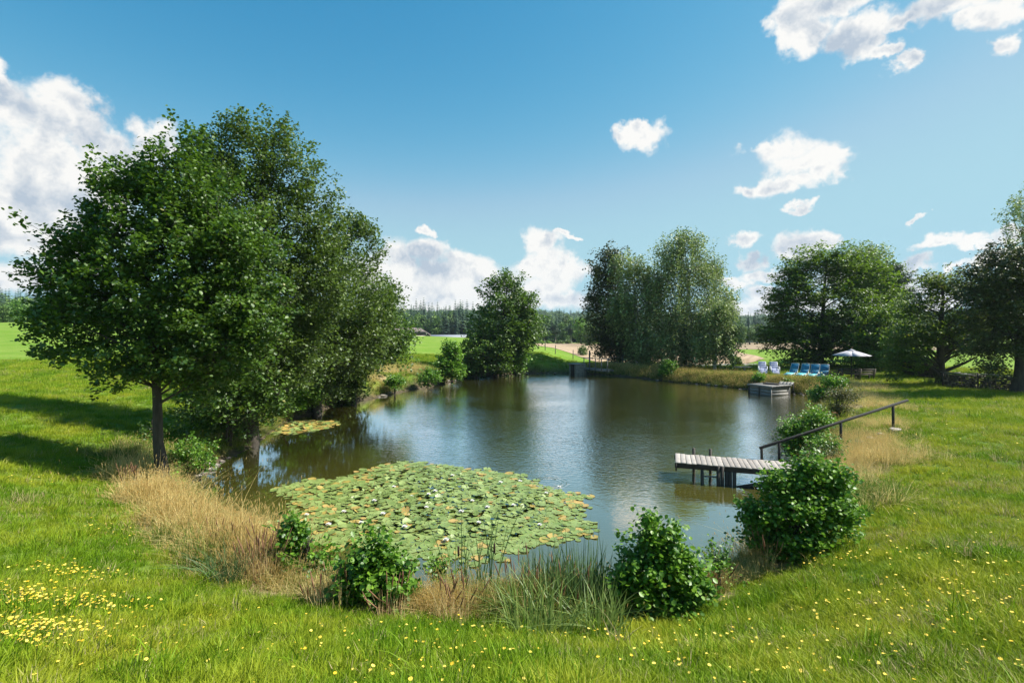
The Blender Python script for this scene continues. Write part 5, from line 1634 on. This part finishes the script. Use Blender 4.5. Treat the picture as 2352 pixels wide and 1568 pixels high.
protos = []
for i in range(3):
    protos.append(blade_mb(np.random.default_rng(240 + i), 52, .18, .44, .0055, lean=.75, segs=3, hvar=.35, seed_head=(.07, .005)).build('dry_tuft', M['tuft'], link=False))
for i in range(3):
    protos.append(blade_mb(np.random.default_rng(250 + i), 60, .12, .38, .011, lean=.9, segs=4, curl=.9).build('green_tuft', M['tuft'], link=False))
g0 = np.random.default_rng(9)
PX, PY, PK, PD, PS = [], [], [], [], []
def add_zone(cx, cy, sx, sy, n, dryv, kind, s0=.8, s1=1.3, z=.6):
    """cx, cy: reading of the zone's middle; sx, sy in metres"""
    if kind > .75: kind = .72
    if dryv > .8 and cx < 700: sx, sy, n = sx * .85, sy * .8, int(n * .8)
    p = at(cx, cy, z)
    X_ = p.x + g0.normal(size=n) * sx; Y_ = p.y + g0.normal(size=n) * sy
    PX.append(X_); PY.append(Y_); PK.append(np.where(g0.uniform(0, 1, n) < kind, g0.integers(0, 3, n), g0.integers(3, 6, n)))
    PD.append(np.clip(g0.normal(size=n) * .26 + dryv - .08, 0, 1)); PS.append(g0.uniform(s0, s1, n))
# strip all round
x, y, g = shore_points(2300, .10, 1.1, 4)
PX.append(x); PY.append(y); PK.append(g.integers(0, 6, len(x))); PD.append(np.clip(.10 + .55 * dryness(x, y) + g.normal(size=len(x)) * .25, 0, 1)); PS.append(g.uniform(.3, .75, len(x)))
for a in [(300, 1110, .25, .3, 90, .9, .9, .7, 1.2), (350, 1165, .25, .3, 120, .95, .9), (415, 1215, .25, .3, 130, .95, .9), (475, 1260, .28, .22, 120, .95, .9), (540, 1310, .25, .25, 110, .9, .9, .9, 1.4), (590, 1340, .22, .2, 120, .85, .9, .9, 1.5),
          (620, 1380, .25, .2, 50, .8, .7, .6, 1.), (500, 1340, .25, .2, 90, .25, .2, .8, 1.2), (430, 1290, .3, .2, 60, .3, .2, .6, 1.), (330, 1060, .5, .4, 90, .2, .2, .7, 1.1), (700, 1395, .25, .12, 40, .5, .5, .4, .8), (770, 1435, .22, .10, 60, .95, .9, .5, .8),
          (880, 1452, .25, .10, 50, .95, .8, .4, .7), (960, 1455, .22, .10, 70, 1., .9, .4, .75),
          (1040, 1455, .25, .10, 90, 1., .8, .5, .9), (1100, 1450, .25, .12, 60, .8, .6, .5, .9), (1180, 1455, .3, .12, 110, .15, .15, .7, 1.1), (1250, 1462, .3, .12, 120, .1, .1, .8, 1.2), (1330, 1462, .3, .12, 110, .1, .1, .7, 1.1), (1400, 1455, .25, .10, 80, .1, .1, .7, 1.1),
          (1460, 1445, .2, .1, 30, .2, .2, .5, .8), (1650, 1395, .3, .12, 50, .9, .9, .4, .8), (1760, 1335, .2, .15, 50, .95, .8, .6, 1.), (1830, 1290, .2, .15, 45, .95, .8, .5, .8), (1930, 1200, .5, .5, 80, .2, .2, .7, 1.1),
          (1990, 1090, .55, .5, 120, .92, .9, .55, .85), (1965, 1040, .6, .6, 90, .8, .9, .5, .85), (2010, 1060, .5, .5, 70, .95, .9, .5, .8),
          (1985, 930, .6, 1.2, 90, .95, .9, .4, .7), (1975, 905, .6, 1.2, 70, .95, .9, .4, .7), (2030, 1010, .4, .8, 70, .9, .9, .4, .7), (2020, 955, .4, 1.0, 70, .95, .9, .4, .7), (2050, 1090, .5, .5, 60, .8, .9, .4, .7), (1940, 1130, .4, .4, 60, .8, .8, .5, .8), (1900, 1010, .5, .6, 60, .3, .3, .6, .9),
          (900, 868, 1.4, 1.2, 90, .95, .9, .6, .9), (960, 864, 1.0, 1.0, 60, .9, .9, .6, .9), (870, 885, .8, .8, 40, .9, .9, .6, .9)]:
    add_zone(*a)
X_, Y_, K_, Dq, S_ = [np.concatenate(q) for q in (PX, PY, PK, PD, PS)]
z, d = ground_h(X_, Y_, True)
k = (d > .02) & (sdist(POND2, X_, Y_) > .1)
X_, Y_, K_, Dq, S_, z = [q[k] for q in (X_, Y_, K_, Dq, S_, z)]; n = len(X_)
rr = np.hypot(X_, Y_)
S_ = S_ * (1 + .25 * np.clip(rr / 30, 0, 1.6))
instancer('bank_grass', protos, np.stack([X_, Y_, z - .03], 1), np.stack([g0.normal(size=n) * .14, g0.normal(size=n) * .14, g0.uniform(0, 6.28, n)], 1), S_, K_, dict(dry=Dq, hue=g0.uniform(0, .6, n)),
          'long green and straw coloured grasses fringing the pond bank', 'grass')

# far bank growth, larger clumps
x, y, g = shore_points(1300, .1, 1.7, 6, zone=lambda a, b: ((b > 33) & (a > 8)) * 1.)
z, d = ground_h(x, y, True); n = len(x)
k = sdist(POND2, x, y) > .1
x, y, z = x[k], y[k], z[k]; n = len(x)
protos = [blade_mb(np.random.default_rng(260 + i), 70, .30, .55, .022, lean=.9, segs=3, curl=.8, seed_head=(.12, .02) if i < 2 else None).build('far_tuft', M['tuft'], link=False) for i in range(4)]
instancer('far_bank_grass', protos, np.stack([x, y, z - .05], 1), np.stack([g.normal(size=n) * .12, g.normal(size=n) * .12, g.uniform(0, 6.28, n)], 1), g.uniform(.35, .85, n), g.integers(0, 4, n),
          dict(dry=np.clip(.08 + g.normal(size=n) * .2, 0, 1), hue=g.uniform(.1, .9, n)), 'rank grass and weeds on the far pond bank', 'grass')

# ---------------------------------------------------------------- individual reeds, sedges and tall stalks at the near shore
def clump(name, label, cat, X, Y, parts, dz=0):
    p = atg(X, Y)
    root = empty(name, p); tag(root, label, cat)
    return root, p
def const_mat(name, a, b_, rough=.5, tr=.3, head=None):
    return leaf_mat(name, a, b_, None, rough, tr, .4)
M['sedge_solid'] = const_mat('dark_sedge', (.040, .090, .028), (.13, .21, .07))
M['reed_solid'] = const_mat('reed_leaves', (.08, .14, .03), (.24, .32, .08))
M['straw_solid'] = const_mat('straw_stalks', (.46, .32, .12), (.80, .62, .31), .7)
M['brownhead'] = plain_mat('brown_cattail_head', (.045, .022, .012), .9, noise=.2, nscale=30)
M['redhead'] = const_mat('reddish_seed_heads', (.17, .08, .045), (.36, .20, .11), .8)

def sedge(label, X, Y, n, rad, h, w, lean, mat, seed, heads=None, name='sedge_clump'):
    root, p = clump(name, label, 'reed' if 'reed' in name or 'cattail' in name else 'grass clump', X, Y, None)
    rg = np.random.default_rng(seed)
    blade_mb(rg, n, rad, h, w, lean=lean, segs=5, curl=.35, hvar=.22).build('leaf_blades', M[mat], root)
    return root, p, rg
r_, p, rg = sedge('dark green upright sedge clump at the near shore left of the round alder shrub', 1335, 1415, 430, .40, .84, .017, .24, 'sedge_solid', 301)
r_, p, rg = sedge('dark narrow sedge clump in the water margin beside the tall cattails', 1250, 1410, 240, .30, .80, .017, .22, 'sedge_solid', 302)
r_, p, rg = sedge('arching pale green reed grass in front of the dark sedge', 1240, 1460, 190, .42, .58, .018, .8, 'reed_solid', 303, name='reed_grass')
r_, p, rg = sedge('arching pale green reed grass under the right end of the dark sedge', 1380, 1460, 120, .30, .5, .017, .8, 'reed_solid', 304, name='reed_grass')
r_, p, rg = sedge('dark green arching grass clump among the tall dry stalks at the left near shore', 520, 1340, 170, .28, .5, .012, .7, 'sedge_solid', 305)
r_, p, rg = sedge('blue green grass clump by the near alder trunk', 335, 1075, 200, .5, .5, .012, .6, 'sedge_solid', 306)
r_, p, rg = sedge('tuft of long pale blades hanging from the biggest right bank shrub', 1930, 1180, 120, .3, .65, .014, .8, 'reed_solid', 307, name='reed_grass')
r_, p, rg = sedge('tall wispy grass tuft left of the woodpile under the cherry tree', 2145, 883, 120, .5, .8, .02, .5, 'reed_solid', 308, name='reed_grass')

def cattail(label, X, Y, seed, heads):
    p = atg(X, Y); root = empty('cattail_plant', p); tag(root, label, 'cattail')
    rg = np.random.default_rng(seed)
    for k in range(11):
        blade_mb(rg, 1, .14, 1.38, .020, lean=.22, segs=6, curl=.1, hvar=.16).build('leaf', M['sedge_solid'] if k % 4 else M['reed_solid'], root)
    for (dx, h) in heads:
        s = empty_mesh = MB(); s.tube([(dx, 0, 0), (dx + .01, 0, h * .5), (dx + .02, .0, h)], .005, 5); st = s.build('stalk', M['reed_solid'], root)
        s = MB(); s.tube([(dx + .02, 0, h - .16), (dx + .02, 0, h - .145), (dx + .02, 0, h - .02), (dx + .02, 0, h)], [.006, .016, .016, .006], 8); s.build('seed_head', M['brownhead'], st, smooth=True)
cattail('cattail plant with one brown head at the near shore, left of the taller cattails', 1050, 1395, 311, [(.0, .95)])
cattail('tall cattail plant at the near shore with long upright leaves and a brown head', 1125, 1400, 312, [(.05, 1.02)])
cattail('tall cattail plant without head, leaning left, between the other two cattails', 1092, 1402, 313, [])
def stalks(label, X, Y, n, rad, h, seed, mat='redhead'):
    p = atg(X, Y); root = empty('dry_stalks', p); tag(root, label, 'grass clump')
    rg = np.random.default_rng(seed)
    blade_mb(rg, n, rad, h, .006, lean=.3, segs=4, curl=.3, hvar=.2, seed_head=None).build('stalk_bundle', M['straw_solid'], root)
    mb = MB()
    for k in range(max(4, n // 4)):
        a = rg.uniform(0, 6.28); r0 = rad * math.sqrt(rg.uniform()); l = rg.normal() * .14; l2 = rg.normal() * .14
        b0 = np.array([math.cos(a) * r0, math.sin(a) * r0, 0]); H = h * rg.uniform(.85, 1.3)
        t = b0 + np.array([l, l2, H]); m_ = b0 * .5 + t * .5 + np.array([-l * .15, -l2 * .15, 0])
        mb.tube([b0, m_, t], [.003, .0025, .002], 3, tint=.6, cap=False)
        e = t + np.array([l, l2, H]) / H * .15
        mb.tube([t - (e - t) * .5, t, (t + e) / 2, e], [.002, .009, .008, .001], 5, tint=rg.uniform(0, 1))
    mb.build('seed_heads', M[mat], root)
for i, (X, Y, n, rad, h, lab) in enumerate([
    (600, 1345, 120, .26, .66, 'tallest tan grass stalks with reddish plumes at the left near shore beside the leftmost shrub'),
    (530, 1290, 120, .35, .5, 'golden dry stalk bundle left of the tallest tan stalks'),
    (300, 1130, 80, .25, .5, 'pale dry grass stalks at the foot of the near alder trunk'),
    (1180, 1420, 60, .3, .62, 'reddish plumed stalks between cattails and dark sedge'),
    (1040, 1430, 70, .25, .45, 'tangled brown dry stalks in front of the left cattail'),
    (1300, 1420, 50, .4, .62, 'reddish plumed stalks rising in the dark sedge'),
    (1640, 1375, 30, .3, .42, 'thin pinkish dry stalks between the two big right-hand shrubs'),
    (1760, 1320, 50, .12, .45, 'upright straw bundle at the left foot of the biggest right bank shrub'),
    (760, 1400, 60, .3, .42, 'brown dry stalks between the two leftmost near shrubs'),
    (905, 1425, 40, .25, .36, 'thin brown stalks at the foot of the glossy near shrub')]):
    stalks(lab, X, Y, n, rad, h, 330 + i)

# ---------------------------------------------------------------- water lilies
def pad_mesh(seed, cup=.0):
    rg = np.random.default_rng(seed)
    n = 14; V = [(0, 0, 0)]
    gap = .22
    for k in range(n):
        a = gap + (6.283 - 2 * gap) * k / (n - 1)
        r = 1 + rg.normal() * .03
        V.append((math.cos(a) * r * .6, math.sin(a) * r * .6, .01 + cup * .3)); 
    for k in range(n):
        a = gap * .8 + (6.283 - 1.6 * gap) * k / (n - 1)
        r = 1 + rg.normal() * .035
        V.append((math.cos(a) * r, math.sin(a) * r, .02 + cup + rg.normal() * .025))
    mb = MB()
    mb.add(V, [(0, k + 1, k + 2) for k in range(n - 1)])
    mb.F.append(np.array([(k + 1, k + 1 + n, k + 2 + n, k + 2) for k in range(n - 1)])); mb.T.append(np.full(n - 1, .5))
    return mb
def pad_mat(name, a, b_, edge):
    m, N, b, out = new_mat(name)
    oi = N.node('ShaderNodeObjectInfo').outputs['Random']
    tc = N.node('ShaderNodeTexCoord').outputs['Object']
    n = N.noise(tc, 3, 4, .6)
    c = N.mix(oi, a, b_)
    c = N.mix(N.rng(n, .52, .72, 0, .6), c, edge)
    d = N.vec('LENGTH', tc)
    c = N.mix(N.rng(d, .86, 1.0, 0, .5), c, edge)
    N.l.new(c, b.inputs['Base Color']); b.inputs['Roughness'].default_value = .32; b.inputs['Specular IOR Level'].default_value = .6
    bp = N.node('ShaderNodeBump'); bp.inputs['Strength'].default_value = .3; bp.inputs['Distance'].default_value = .05
    N.l.new(n, bp.inputs['Height']); N.l.new(bp.outputs[0], b.inputs['Normal'])
    return m
M['pad'] = pad_mat('lily_pad_green', (.135, .205, .045), (.260, .330, .100), (.30, .30, .09))
M['pad_y'] = pad_mat('lily_pad_yellowing', (.34, .29, .06), (.44, .30, .09), (.36, .17, .06))
pads_m = [pad_mesh(400 + i, [0, .03, .07, .0][i % 4]).mesh('lily_pad') for i in range(8)]
for me in pads_m[:6]: me.materials.append(M['pad'])
for me in pads_m[6:]: me.materials.append(M['pad_y'])
pads_rest = [bpy.data.objects.new('pad', me) for me in pads_m]

BIG = smooth_poly([at(X, Y) for X, Y in [(660, 1118), (740, 1102), (830, 1094), (850, 1078), (930, 1063), (1000, 1070), (1090, 1080), (1190, 1092), (1200, 1106), (1260, 1125), (1322, 1138), (1325, 1165), (1300, 1185), (1340, 1205), (1335, 1225),
                                         (1270, 1235), (1210, 1250), (1150, 1265), (1110, 1278), (1000, 1280), (930, 1268), (880, 1262), (800, 1250), (740, 1235), (620, 1230), (600, 1210), (700, 1190), (715, 1165), (685, 1150)]], 4)
SMALL = smooth_poly([at(X, Y) for X, Y in [(620, 985), (640, 972), (700, 966), (765, 969), (750, 982), (690, 992), (640, 995)]], 4)
def scatter_pads(poly, n, rmin, rmax, seed, mind):
    rg = np.random.default_rng(seed)
    lo, hi = poly.min(0) - .3, poly.max(0) + .3
    pts = []
    cell = {}
    C = rg.uniform(lo, hi, (n * 60, 2))
    S = sdist(poly, C[:, 0], C[:, 1])
    for (x, y), s in zip(C, S):
        if s > .1 and rg.uniform() > .05 * (s < .35): continue
        if s > -.15 and rg.uniform() < .5: continue
        r = rg.uniform(rmin, rmax)
        if s > -.5: r *= 1.1
        key = (int(x / .4), int(y / .4)); ok = True
        for i in (-1, 0, 1):
            for j in (-1, 0, 1):
                for (qx, qy, qr) in cell.get((key[0] + i, key[1] + j), ()):
                    if (qx - x) ** 2 + (qy - y) ** 2 < (mind * (r + qr)) ** 2: ok = False; break
        if not ok: continue
        cell.setdefault(key, []).append((x, y, r)); pts.append((x, y, r, s))
        if len(pts) >= n: break
    return np.array(pts), rg
BIG = BIG.mean(0) + (BIG - BIG.mean(0)) * .965 + np.stack([.22 * np.sin(np.arange(len(BIG)) * 1.9) + .12 * np.sin(np.arange(len(BIG)) * 3.1), .20 * np.sin(np.arange(len(BIG)) * 2.3 + 1)], 1)
P, rg = scatter_pads(BIG, 2800, .065, .140, 5, .55)
P = P[np.argsort(P[:, 1])]
n_obj = 296
def pad_xf(rg, x, y, r, s):
    inner = np.clip(-s / .9, 0, 1)
    t = .06 + .24 * inner * (rg.uniform() < .5)
    return (x, y, .008 + rg.uniform(0, .012) + .05 * inner * rg.uniform() ** 2), (rg.normal() * t, rg.normal() * t, rg.uniform(0, 6.28)), r
rot, pos, scl, pick = [], [], [], []
for i, (x, y, r, s) in enumerate(P):
    yel = rg.uniform() < (.14 if s > -.35 else .035) + .06 * (x < -3.2)
    k = int(rg.integers(6, 8)) if yel else int(rg.integers(0, 6))
    loc, ro, sc = pad_xf(rg, x, y, r, s)
    if i < n_obj:
        o = bpy.data.objects.new('lily_pad', pads_m[k]); COL.objects.link(o)
        o.location = loc; o.rotation_euler = ro; o.scale = (sc, sc, sc)
        if yel: tag(o, 'yellowing orange tinged lily pad in the near part of the big floating patch', 'lily pad', 'yellowing pads of the big lily patch')
        else: tag(o, 'round green lily pad in the near part of the big floating patch', 'lily pad', 'green pads of the big lily patch')
    else:
        pos.append(loc); rot.append(ro); scl.append(sc); pick.append(k)
P2, rg2 = scatter_pads(SMALL, 240, .09, .15, 6, .62)
for (x, y, r, s) in P2:
    loc, ro, sc = pad_xf(rg2, x, y, r, s)
    pos.append(loc); rot.append(ro); scl.append(sc); pick.append(int(rg2.integers(6, 8)) if rg2.uniform() < .5 else int(rg2.integers(0, 6)))
instancer('more_lily_pads', pads_rest, np.array(pos), np.array(rot), np.array(scl), np.array(pick), None, 'mass of overlapping lily pads in the farther part of the patches', 'lily pads')

M['petal'] = plain_mat('white_petals', (.80, .78, .76), .5)
M['stamen'] = plain_mat('yellow_stamens', (.65, .42, .05), .6)
def make_lily():
    r = empty('water_lily', (0, 0, 0))
    mb = MB()
    for ring, (m, el, l) in enumerate([(8, .35, .085), (8, .75, .075), (6, 1.15, .06)]):
        for k in range(m):
            a = 6.283 * (k + ring * .5) / m
            ca, sa = math.cos(a), math.sin(a)
            c, s = math.cos(el), math.sin(el)
            def q(t, w): return ((ca * c * t - sa * w), (sa * c * t + ca * w), s * t + .01)
            mb.add([q(.005, 0), q(l * .5, -.018), q(l, 0), q(l * .5, .018)], [(0, 1, 2, 3)])
    mb.build('petals', M['petal'], r)
    mb = MB(); mb.tube([(0, 0, .01), (0, 0, .035), (0, 0, .045)], [.012, .016, .004], 8); mb.build('stamens', M['stamen'], r)
    return r
lil = make_lily()
FL = [(705, 1182), (860, 1150), (905, 1118), (945, 1140), (1000, 1128), (1040, 1092), (1085, 1150), (1150, 1108), (1195, 1105), (1285, 1118), (1255, 1132), (880, 1180), (790, 1175), (830, 1200), (755, 1205), (690, 1210), (980, 1165), (1060, 1175), (1120, 1165), (1180, 1160), (1240, 1205), (1025, 1240), (985, 1135), (1100, 1200), (930, 1210)]
spots = ['toward the left tip', 'at the left', 'on the upper left', 'left of centre at the back', 'just behind the centre', 'in the middle of the back', 'at the far back edge']
for i, (X, Y) in enumerate(FL):
    c = lil if i == 0 else copy_tree(lil)
    p = at(X, Y, .05); c.location = (p.x, p.y, .045)
    c.rotation_euler = (0, 0, i * 1.3); k = .9 + .25 * ((i * 37) % 10) / 10; c.scale = (k, k, k)
    tag(c, 'small white water lily blossom open among the pads of the big patch', 'water lily', 'white water lily blossoms on the big patch')

# ---------------------------------------------------------------- yellow flowers
def flower_mesh(h, seed):
    rg = np.random.default_rng(seed)
    mb = MB()
    l = rg.normal(size=2) * .02
    mb.tube([(0, 0, 0), (l[0] * .4, l[1] * .4, h * .6), (l[0], l[1], h)], [.0012, .001, .001], 3, tint=0, cap=False)
    V = [(l[0], l[1], h + .003)]; n = 10
    for k in range(n * 2):
        a = 3.1416 * k / n; r = .015 if k % 2 == 0 else .011
        V.append((l[0] + math.cos(a) * r, l[1] + math.sin(a) * r, h + .005 + rg.normal() * .0015))
    mb.add(V, [(0, k + 1, (k + 1) % (2 * n) + 1) for k in range(2 * n)], 1.)
    return mb.mesh('yellow_flower')
def fl_mat():
    m, N, b, out = new_mat('yellow_petals')
    c = N.mix(N.math('GREATER_THAN', attr(N, 'tint'), .5), (.05, .10, .02), N.mix(N.node('ShaderNodeObjectInfo').outputs['Random'], (.80, .50, .015), (.84, .66, .12)))
    N.l.new(c, b.inputs['Base Color']); b.inputs['Roughness'].default_value = .7
    return m
M['flower'] = fl_mat()
fm = [flower_mesh(.09 + .02 * i, 500 + i) for i in range(4)]
for me in fm: me.materials.append(M['flower'])
g = np.random.default_rng(90)
PTS = []
# loose drifts: nearly everywhere at the front, dense patches at the left
for X, Y, sx, sy, nn in [(90, 1390, .35, .16, 170), (170, 1330, .3, .2, 110), (120, 1460, .3, .09, 170), (60, 1490, .2, .07, 90), (200, 1400, .3, .15, 90), (40, 1410, .2, .12, 60), (260, 1230, .3, .3, 30), (60, 1110, .5, .3, 14), (480, 1270, .4, .3, 12),
                         (1900, 1300, .3, .3, 30), (1890, 1250, .3, .3, 20), (2150, 1290, .6, .6, 40), (2250, 1400, .5, .4, 40)]:
    p = atg(X, Y)
    PTS.append(np.stack([p.x + g.normal(size=nn) * sx, p.y + g.normal(size=nn) * sy], 1))
u = g.uniform(0, 1, 3400); r = 2.3 + 6.5 * u ** .9; a = np.radians(g.uniform(-60, 60, 3400))
q = np.stack([np.sin(a) * r, np.cos(a) * r], 1)
w = noise2(q[:, 0], q[:, 1], 1.6, 21) * (1.0 - .5 * (q[:, 0] < -2)) * (q[:, 1] < 6.3) * .8 + .05
PTS.append(q[g.uniform(0, 1, len(q)) < w * .8])
u = g.uniform(0, 1, 500); r = 4 + 24 * u; a = np.radians(g.uniform(10, 55, 500)); q = np.stack([np.sin(a) * r, np.cos(a) * r], 1); PTS.append(q)
PTS = np.concatenate(PTS)
z, d = ground_h(PTS[:, 0], PTS[:, 1], True)
k = (d > .5)
PTS, z = PTS[k], z[k]
uu = 512 + FP * PTS[:, 0] / np.maximum(PTS[:, 1], .1); vv = H0 + FP * (CAM_Z - z - .1) / np.maximum(PTS[:, 1], .1)
vis = (uu > 4) & (uu < 1020) & (vv < 678) & (PTS[:, 1] > 1)
order = np.argsort(np.where(vis, PTS[:, 1], 1e6))
nobj = 296
first = True
pos, rot, scl, pick = [], [], [], []
for j, i in enumerate(order):
    x, y = PTS[i]
    kk = int(g.integers(0, 4)); s = g.uniform(.5, 1.1) * (1 + .05 * max(0, y - 4)); ro = (g.normal() * .18 + .12, g.normal() * .18, g.uniform(0, 6.28))
    if j < nobj:
        o = bpy.data.objects.new('yellow_flower', fm[kk]); COL.objects.link(o)
        o.location = (x, y, z[i]); o.rotation_euler = ro; o.scale = (s, s, s)
        tag(o, 'small yellow meadow flower in the grass along the lower edge of the photo', 'flower', 'yellow meadow flowers nearest the camera')
    else:
        pos.append((x, y, z[i])); rot.append(ro); scl.append(s); pick.append(kk)
instancer('more_yellow_flowers', [bpy.data.objects.new('flower', me) for me in fm], np.array(pos), np.array(rot), np.array(scl), np.array(pick), None, 'yellow meadow flowers sprinkled through the grass farther off', 'flowers')

# ---------------------------------------------------------------- far woods
def conifer_proto(seed, h=17):
    rg = np.random.default_rng(seed); mb = MB()
    mb.tube([(0, 0, 0), (0, 0, h * .9)], [.22, .03], 5, tint=0)
    n = 22
    for i in range(n):
        t = i / n; z = h * (.12 + .86 * t); R = h * .17 * (1 - t) ** .85 + .15
        m = 9
        for k in range(m):
            a = 6.283 * (k + rg.uniform()) / m; l = R * rg.uniform(.7, 1.2); w = l * .34 + .12
            ca, sa = math.cos(a), math.sin(a)
            mb.add([(0, 0, z + .2), (ca * l * .6 - sa * w, sa * l * .6 + ca * w, z - l * .18), (ca * l, sa * l, z - l * .32), (ca * l * .6 + sa * w, sa * l * .6 - ca * w, z - l * .18)], [(0, 1, 2, 3)], rg.uniform())
    return mb.build('spruce', M['conifer'], link=False)
def broad_proto(seed, h=13):
    rg = np.random.default_rng(seed); mb = MB()
    mb.tube([(0, 0, 0), (0, 0, h * .6)], [.3, .1], 5, tint=0)
    lobes = [(rg.normal() * h * .12, rg.normal() * h * .12, h * rg.uniform(.35, .8), h * rg.uniform(.18, .28), h * rg.uniform(.18, .28), h * rg.uniform(.14, .22)) for _ in range(7)]
    C, d, _ = crown_points(rg, lobes, 170, .3, .08)
    P_ = (C[:, None] + rg.normal(size=(len(C), 7, 3)) * .45).reshape(-1, 3)
    ti = np.repeat(np.clip(rg.normal(size=len(C)) * .22 + .4, 0, .9), 7)
    leaves(mb, rg, P_, .95, LEAF_QUAD, .5, tint=ti)
    return mb.build('broadleaf', M['farleaf'], link=False)
protos = [conifer_proto(600 + i, 15 + 2 * i) for i in range(4)] + [broad_proto(610 + i, 11 + 1.5 * i) for i in range(4)]
g = np.random.default_rng(66)
n = 15000
r = np.sqrt(g.uniform(255 ** 2, 930 ** 2, n)); a = np.radians(g.uniform(-58, 58, n))
x, y = np.sin(a) * r, np.cos(a) * r
az = np.degrees(a)
k = (r > 300) | ((az > -12) & (az < 16)) 
k &= ~((az > 18) & (r < 330))
x, y, r, az = x[k], y[k], r[k], az[k]
# extra woodland edge left of the far alder
ex = []
for X0, X1, D0, D1, m in [(940, 1110, 215, 300, 260), (1180, 1360, 225, 300, 220), (1640, 1770, 265, 330, 120), (0, 200, 190, 330, 520)]:
    DD = g.uniform(D0, D1, m); XX = g.uniform(X0, X1, m); ex.append(np.stack([(XX / 2.297 - 512) / FP * DD, DD], 1))
ex = np.concatenate(ex)
x = np.concatenate([x, ex[:, 0]]); y = np.concatenate([y, ex[:, 1]]); r = np.hypot(x, y); az = np.degrees(np.arctan2(x, y))
z = ground_h(x, y)
con = g.uniform(0, 1, len(x)) < np.where(r > 420, .72 + .25 * (noise2(x, y, .012, 31) > .45), np.where(az < -30, .8, .25))
pk = np.where(con, g.integers(0, 4, len(x)), g.integers(4, 8, len(x)))
sc = g.uniform(.55, 1.15, len(x)) * (.7 + .6 * noise2(x, y, .02, 33)) * np.where(con, 1., .95) * np.where(r < 340, .85, 1.)
instancer('far_woods', protos, np.stack([x, y, z - .5], 1), np.stack([0 * x, 0 * x, g.uniform(0, 6.28, len(x))], 1), sc, pk, None, 'dark wooded hills of spruce and broadleaf trees along the horizon', 'woods')

# ============================================================ the air
def make_haze():
    mb = MB(); zt, zb = 75.0, -16.0
    gmin = min(v.co.z for v in bpy.data.objects['ground'].data.vertices) - 1
    zt = max(zt, max(v.co.z for v in bpy.data.objects['ground'].data.vertices) + 30)
    mb.box((0, 0, (zt + gmin) / 2), (2960, 2960, zt - gmin))
    m = bpy.data.materials.new('summer_haze'); m.use_nodes = True
    N = NT(m.node_tree)
    for nd in list(N.n): N.n.remove(nd)
    out = N.node('ShaderNodeOutputMaterial'); v = N.node('ShaderNodeVolumePrincipled')
    v.inputs['Color'].default_value = (.72, .84, 1, 1); v.inputs['Density'].default_value = .00016; v.inputs['Anisotropy'].default_value = .2
    N.l.new(v.outputs[0], out.inputs['Volume'])
    o = mb.build('haze', m)
    tag(o, 'thin bluish summer haze in the air', kind='stuff')
make_haze()
